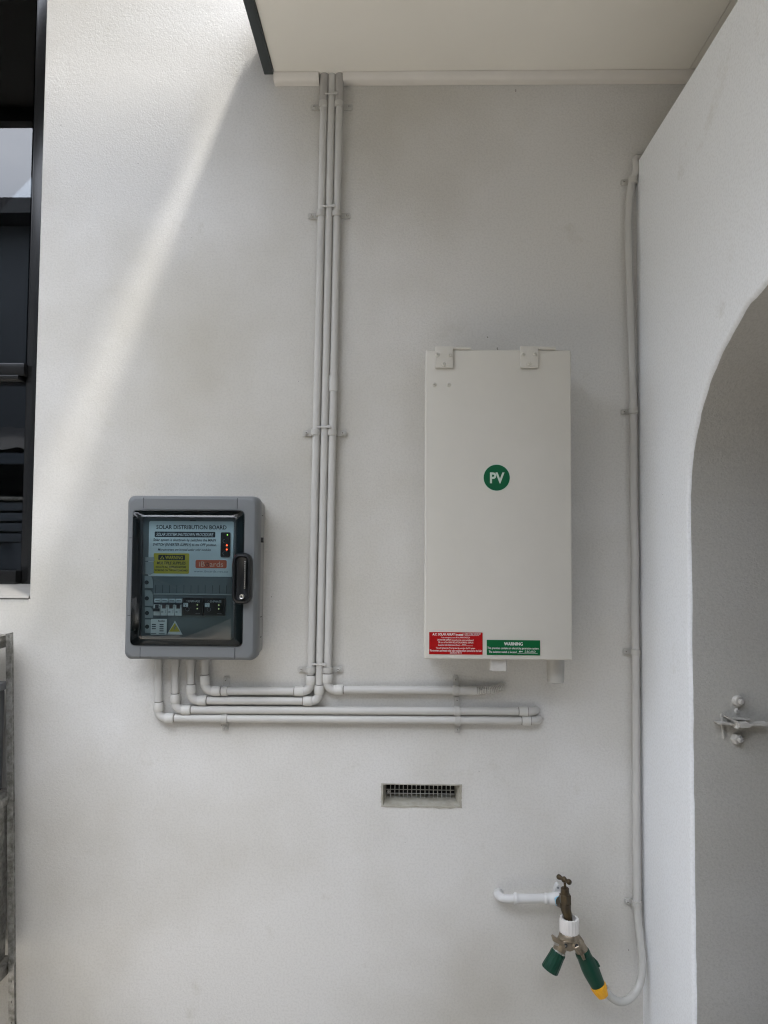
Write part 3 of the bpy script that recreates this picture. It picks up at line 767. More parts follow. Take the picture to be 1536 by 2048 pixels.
# pale perforated strip down the left side
def strip_piece(pts, nm='filler_strip'):
    bm = B(); P = [(bx(a, b), bz(b)) for a, b in pts]
    loft(bm, [(YP - .0031, P), (YP - .0055, P)]); return build(nm, bm, 'panel_light', brd)
strip_piece([(300, 700), (385, 700), (385, 735), (300, 735)])
strip_piece([(300, 745), (378, 745), (378, 850), (345, 868), (300, 862)])
for (ya_, yb_) in ((880, 995), (1015, 1165), (1180, 1280), (1295, 1425)):
    p = [(292, ya_), (345, ya_), (362, ya_ + 18), (370, ya_ + 45), (370, yb_), (292, yb_)]
    s_ = strip_piece(p)
    bm = B(); c = Vector((bx(312, (ya_ + yb_) / 2), YP - .0055, bz((ya_ + yb_) / 2 + 4))); lathe(bm, c, (0, -1, 0), [(0, .0052), (.0004, .0052)], 16); build('strip_hole', bm, 'groove', s_)
# breakers
for k in range(4):
    x0, x1 = bx(378 + 68 * k, 1180) + .0004, bx(378 + 68 * (k + 1), 1180) - .0004
    bm = B(); box(bm, x0, x1, YP - .010, YP - .0003, bz(1255), bz(1150), .0008); bk = build('breaker', bm, 'breaker_white', brd)
    bm = B(); box(bm, x0 + .0006, x1 - .0006, YP - .006, YP - .0003, bz(1133), bz(1096), .0004); build('label', bm, 'label_white', bk)
    bm = B(); box(bm, x0 + .003, x1 - .003, YP - .0064, YP - .0060, bz(1120), bz(1109)); build('printed_mark', bm, 'print_mid', bk)
    bm = B(); box(bm, x0 + .0003, x1 - .0003, YP - .005, YP - .0003, bz(1149), bz(1134)); build('gap', bm, 'print_black', bk)
    if k == 0:
        bm = B(); box(bm, x0 + .004, x1 - .004, YP - .0106, YP - .0099, bz(1210), bz(1152)); build('toggle_slot', bm, 'print_black', bk)
        bm = B(); box(bm, x0 + .0008, x1 - .0010, YP - .017, YP - .0107, bz(1214), bz(1186), .001); build('toggle', bm, 'print_black', bk)
    else:
        bm = B(); box(bm, x0 + .004, x1 - .004, YP - .0106, YP - .0099, bz(1188), bz(1151)); build('toggle_slot', bm, 'breaker_brown', bk)
        bm = B(); box(bm, x0 + .0008, x1 - .0010, YP - .017, YP - .0107, bz(1150), bz(1136), .001); build('toggle', bm, 'print_black', bk)
        bm = B(); box(bm, x0 + .002, x0 + .007, YP - .0104, YP - .0099, bz(1228), bz(1212)); build('printed_mark', bm, 'panel_light', bk)
        bm = B(); box(bm, x1 - .0042, x1 - .0030, YP - .0104, YP - .0099, bz(1230), bz(1200)); build('printed_mark', bm, 'print_mid', bk)
    bm = B(); lathe(bm, Vector((x1 - .0012, YP - .0100, bz(1171))), (0, -1, 0), [(0, .0014), (.0004, .0013)], 10); build('terminal', bm, 'print_mid', bk)
# relay modules
for k, c0_ in enumerate((660, 865)):
    x0, x1 = bx(c0_, 1170) + .0003, bx(c0_ + 198, 1170) - .0003
    bm = B(); box(bm, x0, x1, YP - .012, YP - .0003, bz(1252), bz(1085), .0008); rm = build('relay_module', bm, 'gloss_black', brd)
    q = lambda c: bx(c0_ + c, 1170)
    text('ENPHASE', q(56), q(164), bz(1126), bz(1106), YP - .0124, 'print_grey', rm)
    bm = B(); c = Vector((q(40), YP - .0123, bz(1116))); tube(bm, [c + Vector((math.cos(rad(20 * j)), 0, math.sin(rad(20 * j)))) * .0022 for j in range(19)], .0004, 5); build('round_logo', bm, 'print_mid', rm)
    bm = B(); plate(bm, q(8), q(52), bz(1168), bz(1132), YP - .0121, YP - .0126, .0006); build('tag', bm, 'label_white', rm)
    text('RLY', q(14), q(46), bz(1148), bz(1138), YP - .0130, 'print_black', rm); text(str(k + 1), q(27), q(34), bz(1164), bz(1152), YP - .0130, 'print_black', rm)
    bm = B(); c = Vector((q(46), YP - .0123, bz(1192))); tube(bm, [c + Vector((math.cos(rad(20 * j)), 0, math.sin(rad(20 * j)))) * .0045 for j in range(19)], .0005, 5); build('button_ring', bm, 'print_mid', rm)
    for cy_ in (1150, 1186):
        bm = B(); head(bm, Vector((q(140), YP - .0121, bz(cy_))), .0012, .0009); build('led', bm, 'led_white', rm)
    bm = B(); box(bm, q(125), q(168), YP - .0124, YP - .0121, bz(1231), bz(1228)); build('printed_line', bm, 'print_mid', rm)
# stickers below the breakers
bm = B(); plate(bm, bx(348, 1365), bx(500, 1365), bz(1440), bz(1290), YP - .0058, YP - .0062, .001); st = build('function_sticker', bm, 'breaker_white', brd)
ys_ = YP - .0065; q = lambda c: bx(c, 1365)
text('function', q(416), q(482), bz(1316), bz(1298), ys_, 'print_black', st, bold=.03)
for j in range(4):
    z0_ = bz(1347 + 20 * j)
    for xa_, xb_2 in (((358, 396), (432, 470)) if j < 3 else ((432, 470),)):
        bm = B(); box(bm, q(xa_), q(xb_2), ys_ - .0003, ys_ + .0003, z0_, z0_ + 9 * kz); build('printed_mark', bm, 'print_black', st)
for xa_, xb_2 in ((352, 402), (426, 482)):
    bm = B(); box(bm, q(xa_), q(xb_2), ys_ - .0003, ys_ + .0003, bz(1433), bz(1424)); build('printed_mark', bm, 'print_mid', st)
bm = B(); tri(bm, q(498), q(646), bz(1440), bz(1306), YP - .0003, YP - .0012); ws = build('hazard_triangle', bm, 'breaker_white', brd, label='yellow electric hazard triangle sticker')
bm = B(); tri(bm, q(518), q(624), bz(1411), bz(1328), YP - .0012, YP - .0018); build('yellow_field', bm, 'sticker_yellow', ws)
bm = B(); P_ = [(q(a), bz(b)) for a, b in ((578, 1352), (560, 1380), (572, 1378), (556, 1404), (588, 1372), (574, 1374), (590, 1352))]
loft(bm, [(YP - .0018, P_), (YP - .0022, P_)]); build('bolt_symbol', bm, 'print_mid', ws)
# clear door with raised centre and sloping rim
RAT = 1.0
bm = B(); i1 = rrect(bx(250), bx(1165), bz(1482), bz(302), .009)
loft(bm, [(-.076, RI(.0012, .010)), (YF - .003, RI(.0012, .010)), (YF - .0045, RI(.0026, .010)), (YF - .0135, i1), (YF - .0150, rrect(bx(262), bx(1153), bz(1470), bz(314), .008))], False, True)
door = build('clear_door', bm, 'tinted_cover', brd, smooth=25)
# handle with lock
hx0, hx1, hz0, hz1 = bx(1132, 895), bx(1322, 895), bz(1142), bz(650)
def HR(i, x0=hx0, x1=hx1): return rrect(x0 + i, x1 - i, hz0 + i, hz1 - i, (x1 - x0) * .42 - i)
bm = B(); loft(bm, [(YF - .001, HR(0)), (YF - .012, HR(.0005)), (YF - .018, HR(.004)), (YF - .019, HR(.008)), (YF - .012, HR(.011)), (YF - .011, HR(.0125))], False, True); hd = build('handle', bm, 'gloss_black', brd, smooth=45)
bm = B(); zc0, zc1 = bz(990), bz(730); xs_ = bx(1262, 870); box(bm, xs_ - .0014, xs_ + .0014, YF - .0200, YF - .011, zc0, zc1, .0006); build('metal_strip', bm, 'silver', hd)
for k in range(12):
    z = zc0 + (zc1 - zc0) * (k + .5) / 12; bm = B(); box(bm, xs_ - .0012, xs_ + .0012, YF - .0204, YF - .0199, z - .0007, z + .0007); build('strip_slot', bm, 'groove', hd)
bm = B(); c = Vector((bx(1228, 1065), YF - .0185, bz(1066))); lathe(bm, c + Vector((0, .008, 0)), (0, -1, 0), [(0, .0058), (.0095, .0058), (.0105, .0050), (.0100, .0042), (.0098, .0010)], 20); lk = build('lock', bm, 'silver', hd)
bm = B(); box(bm, c.x - .0007, c.x + .0007, c.y - .0024, c.y - .0016, c.z - .0028, c.z + .0028); build('keyhole', bm, 'groove', hd)

# ================================================================== METER BOX
YM = -.150
a, b_, c_, d_ = W(850, 700, YM), W(1141, 700, YM), W(1145.5, 1320.5, YM), W(850, 1318, YM)
mx0, mx1, mz0, mz1 = (a.x + d_.x) / 2, (b_.x + c_.x) / 2, (c_.z + d_.z) / 2, (a.z + b_.z) / 2
mbx = thing('meter_box', ((mx0 + mx1) / 2, 0, mz0), 'tall beige metal meter box with a green round PV badge', 'meter box')
bm = B(); box(bm, mx0 + .003, mx1 - .006, YM + .020, -.0005, mz0 + .006, mz1 - .004, .002); build('body', bm, 'box_paint', mbx)
bm = B(); nseg = 10                              # door with a folded lip, very slightly dished sheet
loft(bm, [(YM + .034, rrect(mx0 + .0002, mx1, mz0, mz1, .003, 3)), (YM + .003, rrect(mx0, mx1, mz0, mz1, .003, 3)), (YM + .0008, rrect(mx0 + .0008, mx1 - .0008, mz0 + .0008, mz1 - .0008, .003, 3)), (YM, rrect(mx0 + .003, mx1 - .003, mz0 + .003, mz1 - .003, .002, 3))], False, True)
build('door', bm, 'box_paint', mbx, smooth=50)
def c3(cx, cy, y): return W(830 + cx / 4.518, 670 + cy / 4.518, y)
def box_rivet(cx, cy, y, par):
    bm = B(); p = c3(cx, cy, y); lathe(bm, p, (0, -1, 0), [(0, .0050), (.0016, .0049), (.0034, .0036), (.0036, .0019), (.0012, .0014)], 14); return build('rivet', bm, 'box_paint', par)
for h0, h1, pe, riv in ((183, 342, 502, ((205, 178), (314, 180), (261, 265))), (949, 1112, 1270, ((975, 174), (1084, 175), (1032, 262)))):
    p, q_ = c3(h0, 104, YM - .003), c3(h1, 298, YM - .003)
    bm = B(); box(bm, p.x, q_.x, YM - .0056, YM - .0016, q_.z, p.z, .0008); hg = build('hinge', bm, 'box_paint', mbx)
    r_ = c3(pe, 118, YM); zz_ = (c3(h1, 103, YM).z + c3(h1, 134, YM).z) / 2
    bm = B(); tube(bm, [(q_.x + .0005, YM + .002, zz_), ((q_.x + r_.x) / 2, YM + .002, zz_), (r_.x, YM + .002, zz_)], .0040, 14); build('pin', bm, 'box_paint', hg)
    bm = B(); box(bm, q_.x - .002, r_.x + .001, YM + .006, YM + .020, zz_ - .0042, zz_ + .003, .001); build('knuckle', bm, 'box_paint', hg)
    for rr in riv: box_rivet(*rr, YM - .0055, hg)
box_rivet(175, 447, YM + .0001, mbx); box_rivet(303, 449, YM + .0001, mbx)
def c4(cx, cy, y): return W(840 + cx / 4.8, 1240 + cy / 4.8, y)
p, q_ = c4(668, 380, YM + .02), c4(835, 496, YM + .02); bm = B()
loft(bm, [(YM + .030, rrect(p.x, q_.x, q_.z, mz0 + .004, .003)), (YM + .014, rrect(p.x + .001, q_.x - .001, q_.z + .001, mz0 + .004, .003)), (YM + .011, rrect(p.x + .003, q_.x - .003, q_.z + .003, mz0 + .004, .003))]); build('latch', bm, 'latch_paint', mbx)
p, q_ = c4(1215, 600, -.075), c4(1388, 600, -.075); cxm = (p.x + q_.x) / 2; rr_ = (q_.x - p.x) / 2
bm = B(); lathe(bm, (cxm, -.075, p.z), (0, 0, 1), [(0, rr_ * .80), (.002, rr_ * .92), (.006, rr_ * .94), (.07, rr_)], 24); build('outlet_boss', bm, 'saddle', mbx)
# PV badge
bm = B(); c = W(993.3, 955.4, YM); lathe(bm, c, (0, -1, 0), [(.0001, .0325), (.0008, .0325)], 48); pv = build('pv_badge', bm, 'pv_print', mbx, label='round green badge reading PV in white')
bm = B(); lathe(bm, c, (0, -1, 0), [(.0008, .0312), (.0011, .0312)], 48); build('green_disc', bm, 'pv_green', pv)
x0_, x1_ = W(979.8, 955, YM).x, W(1008.8, 955, YM).x
text('PV', x0_, x1_, W(990, 966.8, YM).z, W(990, 945, YM).z, YM - .0014, 'pv_print', pv, bold=.03)
# red and green signs
def rect_sign(x0, y0, x1, y1, m, nm, lb):
    p, q_ = c4(x0, y0, YM), c4(x1, y1, YM); bm = B(); plate(bm, p.x, q_.x, q_.z, p.z, YM - .0001, YM - .0012, .0008); return build(nm, bm, m, mbx, label=lb)
sr = rect_sign(88, 115, 600, 333, 'sign_red', 'red_sign', 'red engraved sign about the solar array')
def st_(par, s, x0, y0, x1, y1, m='sign_print', **k):
    p, q_ = c4(x0, y1, YM), c4(x1, y0, YM); return text(s, p.x, q_.x, p.z, q_.z, YM - .0016, m, par, **k)
st_(sr, 'A.C. SOLAR ARRAY located', 120, 127, 414, 147, bold=.015)
st_(sr, 'ON TILE ROOF', 428, 124, 585, 143, 'pen', shear=.2)
st_(sr, 'In an emergency, turn off the MAIN SWITCH', 206, 161, 478, 177)
st_(sr, '(INVERTER SUPPLY) located on the main switchboard', 168, 185, 512, 202)
st_(sr, 'OR turn off the MAIN ISOLATOR (NORMAL SUPPLY)', 174, 208, 510, 226)
st_(sr, 'located at Solar Distribution Board', 175, 232, 383, 246)
st_(sr, '8mm', 405, 229, 442, 241, 'pen', shear=.2)
st_(sr, 'This will isolate the PV array and de-energise the PV system', 152, 263, 528, 279)
st_(sr, 'Microinverters are located under solar modules and are connected to the Solar', 94, 285, 592, 301)
st_(sr, 'Distribution Board', 288, 307, 398, 320)
for x0, x1, y in ((428, 565, 148), (388, 508, 246)):
    p, q_ = c4(x0, y, YM), c4(x1, y, YM); bm = B(); box(bm, p.x, q_.x, YM - .0016, YM - .0012, p.z - .0002, p.z + .0002); build('written_line', bm, 'sign_print', sr)
sg = rect_sign(640, 190, 1153, 340, 'sign_green', 'green_sign', 'green warning sign')
st_(sg, 'WARNING', 806, 213, 985, 243, bold=.015)
st_(sg, 'This premises contains an electricity generation system.', 646, 262, 1142, 284)
st_(sg, 'The isolation switch is located', 660, 297, 925, 314)
st_(sg, 'S BOARD', 1003, 294, 1108, 314, 'pen', shear=.2)
p, q_ = c4(935, 318, YM), c4(1128, 318, YM); bm = B(); box(bm, p.x, q_.x, YM - .0016, YM - .0012, p.z - .0002, p.z + .0002); build('written_line', bm, 'sign_print', sg)
bm = B(); P_ = [c4(u, v, YM) for u, v in ((948, 303), (962, 292), (960, 300), (984, 300), (984, 306), (960, 306), (962, 314))]; PL = [(v.x, v.z) for v in P_]
loft(bm, [(YM - .0012, PL), (YM - .0016, PL)]); build('written_arrow', bm, 'pen', sg)

# ================================================================== HOSE, TAP
def ct(cx, cy, y): return W(970 + cx / 4.389, 1720 + cy / 4.389, y)
HRD = .0094
hp = [(1295, 322, .0), (1281.8, 327, -.012), (1272, 338, -.016), (1266.5, 357, -.0145), (1261, 380, -.0145), (1257.2, 431, -.0145), (1257.6, 492, -.0145), (1259.7, 583, -.0145), (1263, 674, -.0145), (1265.5, 765, -.0145),
      (1266.7, 822, -.0145), (1267, 869, -.0145), (1268, 1033, -.0145), (1270.5, 1115, -.0145), (1269.4, 1197, -.0145), (1271, 1304, -.0145), (1272, 1500, -.0145), (1273.7, 1720, -.0145), (1274.6, 1806, -.0145)]
hose = thing('garden_hose', W(1274, 1900), 'long pale hose clipped up the wall corner and looping round to the tap', 'hose')
pt = [W(*p) for p in hp]; pt[0] = Vector((XR + .03, -.012, top_z + .012)); pt[1] = Vector((XR - .004, -.0145, top_z + .010))
bm = B(); tube(bm, spline(pt, 8), HRD, 18); build('upper_run', bm, 'hose', hose, smooth=60)
hl = [(1274.6, 1806, -.0145), (1276.5, 1835, -.018), (1281, 1879.5, -.030), (1285.2, 1925, -.048), (1280.5, 1964, -.062), (1266, 1991, -.075), (1243.4, 2003.5, -.088), (1222, 1994, -.095), (1209, 1976, -.098)]
bm = B(); tube(bm, spline([W(*p) for p in hl], 10), HRD * 1.02, 18); build('lower_loop', bm, 'hose_clear', hose, smooth=60)
for d, x, y in (('at the top of the side wall', 1266, 361), ('second from the top, right of the meter box top', 1266.8, 822.5), ('third from the top, level with the meter box bottom', 1271, 1304), ('lowest one, above the hose loop', 1274.6, 1807)):
    saddle('painted clip on the corner hose, ' + d, x, y, 'v', -1, r=HRD, yc=-.0145, tab=.020, grp='clips along the corner hose', name='hose_clip')

# galvanised water pipe painted white
wp = thing('water_pipe', ct(110, 300, 0), 'short white painted water pipe bending out of the wall to the tap', 'pipe')
yp = -.045
elb = spline([ct(128, 285, .004), ct(110, 298, -.018), ct(135, 325, -.036), ct(190, 341, yp), ct(262, 340, yp)], 8)
bm = B(); tube(bm, elb, [.0105] * len(elb), 18); build('elbow', bm, 'pipe_white', wp, smooth=60)
bm = B(); tube(bm, [ct(250, 340, yp), ct(400, 339, yp), ct(560, 337, yp)], .0112, 18); build('pipe', bm, 'pipe_white', wp)
for cxx in (268, 533):
    bm = B(); p = ct(cxx - 14, 339, yp); lathe(bm, p, (1, 0, 0), [(0, .011), (.0003, .0128), (.003, .0140), (.006, .0140), (.009, .0128), (.0093, .011)], 20); build('collar', bm, 'pipe_white', wp)
bm = B(); tube(bm, [ct(545, 338, yp), ct(600, 338, yp), ct(640, 340, yp - .005), ct(668, 352, yp - .012)], [.0128, .0140, .0165, .0165], 18); build('elbow', bm, 'pipe_white', wp, smooth=60)
P_ = [ct(u, v, -.02) for u, v in ((596, 330), (612, 268), (628, 230), (645, 220), (660, 232), (665, 262), (665, 420), (610, 400))]; PL = [(v.x, v.z) for v in P_]
bm = B(); loft(bm, [(-.0005, PL), (-.020, PL)]); bp_ = build('backplate', bm, 'pipe_white', wp, smooth=50)
bm = B(); head(bm, ct(642, 244, -.0205), .0028, .001, 10); build('screw', bm, 'print_mid', bp_)
P_ = [ct(u, v, -.07) for u, v in ((612, 345), (632, 330), (652, 325), (658, 360), (650, 385), (640, 412), (626, 405))]; PL = [(v.x, v.z) for v in P_]
bm = B(); loft(bm, [(-.064, PL), (-.0655, PL)]); build('thread_tape', bm, 'tape_blue', wp)

yt = -.085
tap = thing('garden_tap', ct(705, 500, yt), 'weathered brass garden tap with a T handle on the wall', 'tap')
bm = B(); tube(bm, spline([ct(648, 352, -.050), ct(680, 368, -.068), ct(703, 395, yt), ct(712, 440, yt - .006), ct(727, 490, yt - .010), ct(735, 545, yt - .010)], 7), [.0150 - .0052 * min(1, max(0, (i - 8) / 22)) for i in range(36)], 20); build('spout', bm, 'brass', tap, smooth=60)
bm = B(); p = ct(703, 430, yt); k_ = .281e-3
lathe(bm, p, (0, 0, 1), [(0, .0105), (.006, .0135), (.014, .0145), (.0150, .0125), (.018, .0120)], 24); build('valve_body', bm, 'brass', tap, smooth=50)
bm = B(); p = ct(704, 372, yt); lathe(bm, p, (0, 0, 1), [(0, .0125), (.0005, .0143), (.0185, .0143), (.0195, .0120)], 6); build('hex_nut', bm, 'brass', tap, smooth=20)
bm = B(); p = ct(702, 302, yt); lathe(bm, p, (0, 0, 1), [(0, .0128), (.002, .0105), (.0145, .0098), (.0165, .0080), (.0175, .0040)], 22); build('bonnet', bm, 'brass', tap)
bm = B(); tube(bm, [ct(702, 246, yt), ct(702, 222, yt), ct(699, 172, yt)], .0032, 12); build('spindle', bm, 'brass', tap)
bm = B(); a_, c_h, e_ = ct(636, 142, yt + .014), ct(697, 172, yt), ct(752, 200, yt - .016)
hp_ = [a_.lerp(e_, k / 20) for k in range(21)]
tube(bm, hp_, [.0044, .0060, .0063, .0063, .0060, .0052, .0047, .0047, .0054, .0068, .0074, .0068, .0054, .0047, .0047, .0052, .0060, .0066, .0066, .0062, .0046], 16); build('handle', bm, 'brass', tap, smooth=60)

ys = yt - .010
adp = thing('hose_adaptor', ct(738, 640, ys), 'white ribbed plastic adaptor nut under the brass tap', 'adaptor')
bm = B(); p = ct(740, 634, ys); lathe(bm, p, (0, 0, 1), [(0, .0200), (.001, .0226), (.005, .0230), (.030, .0230), (.034, .0222), (.0345, .0175), (.022, .0170)], 72, ribs=18, rib_d=.0011); build('nut', bm, 'white_plastic', adp, smooth=40)

spl = thing('tap_splitter', ct(740, 780, ys), 'worn metal two way tap splitter with a lever on each branch', 'splitter')
bm = B(); p = ct(740, 702, ys); lathe(bm, p, (0, 0, 1), [(0, .018), (.006, .0245), (.013, .0240), (.019, .0205), (.0205, .019)], 28); build('collar', bm, 'nickel', spl, smooth=50)
bm = B(); tube(bm, spline([ct(720, 672, ys), ct(690, 715, ys), ct(660, 770, ys), ct(636, 822, ys)], 6), [.017] * 4 + [.0165] * 6 + [.0150] * 9, 20); build('branch', bm, 'nickel', spl, smooth=60)
bm = B(); tube(bm, spline([ct(762, 672, ys), ct(800, 715, ys), ct(838, 772, ys), ct(868, 828, ys)], 6), [.017] * 4 + [.0165] * 6 + [.0150] * 9, 20); build('branch', bm, 'nickel', spl, smooth=60)
P_ = [ct(u, v, ys - .014) for u, v in ((665, 690), (700, 668), (780, 668), (825, 690), (840, 730), (815, 768), (772, 795), (742, 806), (714, 795), (680, 765), (660, 730))]; PL = [(v.x, v.z) for v in P_]; cx_m = sum(a for a, b in PL) / len(PL); cz_m = sum(b for a, b in PL) / len(PL)
bm = B(); loft(bm, [(ys + .008, PL), (ys - .014, PL), (ys - .0185, [(cx_m + (a - cx_m) * .86, cz_m + (b - cz_m) * .86) for a, b in PL])]); build('web', bm, 'nickel', spl, smooth=50)
for cxx, cyy in ((703, 740), (800, 743)):
    bm = B(); p = ct(cxx, cyy, ys - .016); lathe(bm, p, (0, -1, 0), [(0, .0100), (.005, .0098), (.0065, .0080), (.0066, .0054), (.0055, .0050)], 22); ey = build('valve_stem', bm, 'nickel', spl)
    bm = B(); head(bm, p + Vector((0, -.0055, 0)), .0046, .0022); build('screw', bm, 'groove', ey)
    bm = B(); lathe(bm, p + Vector((0, -.0075, 0)), (0, -1, 0), [(0, .0016), (.0006, .0012)], 8); build('screw_slot', bm, 'silver', ey)
def lever(pts, y0, y1):
    bm = B(); PL = [(v.x, v.z) for v in (ct(u, v, (y0 + y1) / 2) for u, v in pts)]
    cx_, cz_ = sum(a for a, b in PL) / len(PL), sum(b for a, b in PL) / len(PL)
    loft(bm, [(y0, PL), (y1 + .001, PL), (y1, [(cx_ + (a - cx_) * .93, cz_ + (b - cz_) * .93) for a, b in PL])]); return build('lever', bm, 'nickel', spl, smooth=40)
lever([(690, 722), (640, 694), (596, 660), (584, 672), (592, 704), (640, 728), (690, 764), (704, 760)], ys - .017, ys - .026)
lever([(786, 764), (800, 775), (836, 832), (858, 874), (880, 868), (868, 826), (836, 772), (822, 744)], ys - .017, ys - .026)
bm = B(); PL = [(v.x, v.z) for v in (ct(u, v, ys - .02) for u, v in ((612, 728), (656, 738), (650, 765), (610, 752)))]; loft(bm, [(ys - .012, PL), (ys - .0172, PL)]); build('flat', bm, 'silver', spl)

cp = thing('tap_connector', ct(600, 880, ys), 'short dark green ribbed connector on the left branch of the splitter', 'connector')
p0, p1 = ct(650, 800, ys), ct(566, 968, ys - .006); ax = (p1 - p0)
bm = B(); lathe(bm, p0 - ax * .06, ax, [(0, .0145), (.001, .0160), (.008, .0162), (.0085, .0145)], 28); build('metal_ring', bm, 'silver', cp)
bm = B(); lathe(bm, p0 + ax * .02, ax, [(0, .0150), (.0015, .0178), (.007, .0186), (.0085, .0180), (.030, .0200), (ax.length * .93, .0212), (ax.length * .98, .0200), (ax.length * .975, .0160), (ax.length * .7, .0150)], 64, ribs=16, rib_d=.0007); build('grip', bm, 'green_plastic', cp, smooth=35)

hc = thing('hose_connector', ct(930, 960, ys), 'long dark green hose connector with a yellow nut on the right branch', 'connector')
p0, p1, p2 = ct(850, 800, ys), ct(992, 1100, ys - .004), ct(1030, 1180, ys - .006); ax = p1 - p0; Lx = ax.length
bm = B(); lathe(bm, p0, ax, [(0, .0150), (.001, .0172), (.008, .0180), (.009, .0174), (.018, .0180), (Lx * .45, .0202), (Lx * .62, .0202), (Lx * .85, .0182), (Lx, .0170), (Lx + .0004, .0120)], 40); build('grip', bm, 'green_plastic', hc, smooth=45)
u_ = ax.normalized(); side_ = Vector((u_.z, 0, -u_.x)); side_ = side_ if side_.x > 0 else -side_
q0 = p0 + ax * .28 + side_ * .0165; q1 = p0 + ax * .55 + side_ * .0185
bm = B(); tube(bm, [q0, q0.lerp(q1, .5) + side_ * .002, q1 + side_ * .002, q1 - side_ * .002], [.003, .0045, .0045, .002], 12); build('release_rib', bm, 'green_plastic', hc)
ax2 = p2 - p1; bm = B(); lathe(bm, p1 - ax2 * .05, ax2, [(0, .0140), (.0005, .0188), (.005, .0190), (ax2.length * .8, .0162), (ax2.length * 1.25, .0128), (ax2.length * 1.3, .0095)], 56, ribs=14, rib_d=.0012); build('nut', bm, 'yellow_plastic', hc, smooth=35)

# ================================================================== GATE LATCH ON THE ARCH JAMB
def cl(cx, cy, d=0.0): return W(1360 + cx / 8.727, 1340 + cy / 8.727, y_jamb - d)
lt = thing('gate_latch', cl(960, 900), 'paint covered gate catch with two bolts on the arch jamb', 'latch')
for cx_, cy_ in ((975, 530), (960, 1190)):
    bm = B(); p = cl(cx_, cy_, -.004); ax = Vector((.25, -1, 0)); lathe(bm, p, ax, [(0, .0118), (.012, .0114), (.0135, .0095), (.0138, .0060), (.020, .0056), (.021, .0040)], 6 if cy_ > 1000 else 14); build('bolt', bm, 'latch_paint', lt, smooth=30)
bm = B(); p = cl(975, 712, -.003); lathe(bm, p, (0.1, -1, 0), [(0, .0062), (.006, .0056), (.009, .0036)], 14); build('stud', bm, 'latch_paint', lt)
def lprism(pts, d0, d1, nm):
    bm = B(); PL = [(v.x, v.z) for v in (cl(u, v, (d0 + d1) / 2) for u, v in pts)]
    loft(bm, [(y_jamb - d0, PL), (y_jamb - d1, PL)]); return build(nm, bm, 'latch_paint', lt, smooth=40)
lprism([(700, 760), (728, 745), (770, 1180), (750, 1195)], -.003, .003, 'back_plate')
lprism([(775, 795), (960, 870), (985, 960), (960, 1010), (925, 995), (945, 950), (930, 895), (790, 825)], .0, .030, 'upper_jaw')
lprism([(610, 900), (690, 905), (940, 925), (945, 950), (720, 935), (640, 935)], .002, .022, 'lower_jaw')
lprism([(980, 905), (1150, 895), (1190, 940), (1150, 985), (990, 975)], .004, .034, 'catch_body')
lprism([(1180, 925), (1400, 915), (1490, 905), (1510, 935), (1450, 970), (1380, 955), (1190, 960)], .008, .024, 'tongue')
lprism([(930, 825), (1200, 840), (1240, 870), (1090, 862), (935, 850)], .004, .018, 'upper_arm')

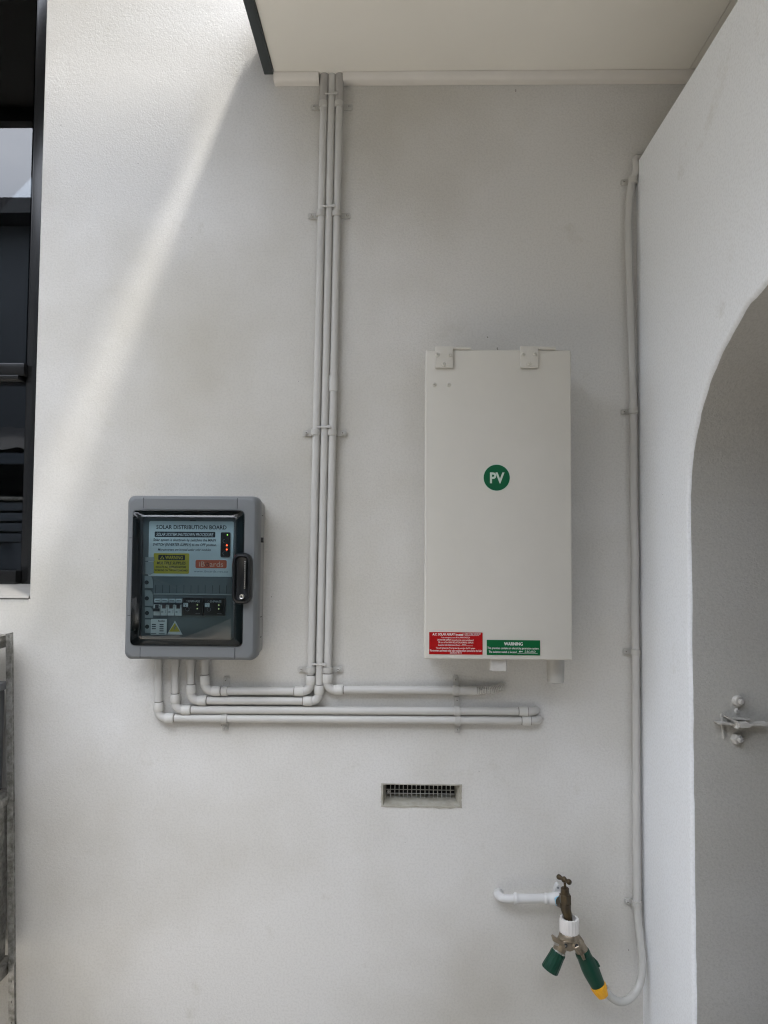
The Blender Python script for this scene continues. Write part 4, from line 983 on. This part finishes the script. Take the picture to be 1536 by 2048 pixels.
# ================================================================== STEEL SHELVING AT THE LEFT
ysh = -.07
topz = W(15, 1268, ysh).z
xt, xb_ = W(22.5, 1268, ysh).x, W(28.5, 2040, ysh).x; zt_, zb_ = topz, W(28, 2040, ysh).z
def rx(z): return xt + (xb_ - xt) * (zt_ - z) / (zt_ - zb_)
rk = thing('shelving_rack', (rx(0) - .45, -.25, 0), 'galvanised slotted angle shelving rack at the lower left edge', 'shelf')
FW = W(22.5, 1300, ysh).x - W(11, 1300, ysh).x
def upright(yb, dirx, off):
    """slotted angle: one flange facing the camera with real holes, one flange running back from the viewer"""
    bm = B(); zz = [0.0]; step = .0495; z = topz - .008; hs = []
    while z > .03: hs.append(z); z -= step
    for h in hs[::-1]: zz += [h - .0030, h + .0030]
    zz.append(topz)
    xx = [0, .42, .62, 1]
    def pnt(u, z, y): return bm.verts.new((rx(z) + off - dirx * FW * (1 - u), y, z))
    for y in (yb, yb + .002):
        cols = [[pnt(u, z, y) for z in zz] for u in xx]
        for i in range(3):
            for j in range(len(zz) - 1):
                if i == 1 and j % 2 == 1: continue
                bm.faces.new((cols[i][j], cols[i + 1][j], cols[i + 1][j + 1], cols[i][j + 1]))
    for u in (0, 1):
        a = [pnt(u, z, yb) for z in (0, topz)]; b = [pnt(u, z, yb + .002) for z in (0, topz)]
        bm.faces.new((a[0], a[1], b[1], b[0]))
    a = [bm.verts.new((rx(z) + off - dirx * FW, yb + .0022, z)) for z in (0, topz)]
    b = [bm.verts.new((rx(z) + off - dirx * FW, yb - dirx * 0 + .034, z)) for z in (0, topz)]
    c = [bm.verts.new((rx(z) + off - dirx * (FW - .002), yb + .034, z)) for z in (0, topz)]
    bm.faces.new((a[0], a[1], b[1], b[0])); bm.faces.new((b[0], b[1], c[1], c[0]))
    return build('upright', bm, 'galv', rk, smooth=0)
upright(ysh, 1, 0); upright(ysh, 1, -.9); upright(-.46, 1, 0); upright(-.46, 1, -.9)
for py in (1271, 1584, 1924):
    z = W(10, py, ysh).z; bm = B(); x1 = rx(z) - FW - .001
    box(bm, x1 - .88, x1, -.455, ysh + .030, z - .003, z); box(bm, x1 - .002, x1, -.455, ysh + .030, z - .030, z - .0032); box(bm, x1 - .88, x1 - .003, -.455, -.453, z - .030, z - .0032)
    build('shelf', bm, 'galv', rk, smooth=0)
def crate(py_shelf, x_off, w, d0, d1, h, m, label, nm='storage_crate'):
    zc = W(10, py_shelf, ysh).z + .0015; xr_ = rx(zc) - FW - x_off
    bm = B(); lo = lambda i: [(xr_ - w + i, zc), (xr_ - i, zc), (xr_ - i, zc), (xr_ - w + i, zc)]
    box(bm, xr_ - w, xr_, d0, d1, zc, zc + h - .02, .006); box(bm, xr_ - w - .006, xr_ + .006, d0 - .006, d1 + .006, zc + h - .0195, zc + h, .004)
    for k in range(5): box(bm, xr_ - w * (k + .8) / 5, xr_ - w * (k + .5) / 5, d0 - .004, d0 + .001, zc + .02, zc + h - .03, .001)
    o = build(nm, bm, m); tag(o, label, 'crate'); return xr_, zc
crx, zb1 = crate(1584, .016, .33, -.40, -.06, .27, 'crate_grey', 'dark grey storage crate on the middle shelf of the rack')
crate(1584, .40, .34, -.41, -.06, .33, 'rust_wood', 'brown storage crate on the middle shelf, further left')
crate(1924, .016, .42, -.42, -.05, .40, 'galv', 'metal storage crate on the lowest shelf of the rack')
bg_ = B(); bmesh.ops.create_icosphere(bg_, subdivisions=4, radius=1)
for v in bg_.verts:
    k = 1 + .18 * noise.noise(v.co * 2.6) + .06 * noise.noise(v.co * 7)
    v.co = Vector((crx - .155 + v.co.x * .142 * k, -.22 + v.co.y * .15 * k, zb1 + .2745 + max((v.co.z * k + 1) * .05, 0.0)))
wbag = build('plastic_bag', bg_, 'bag_white'); tag(wbag, 'crumpled white plastic bag lying on the storage crate', 'bag')
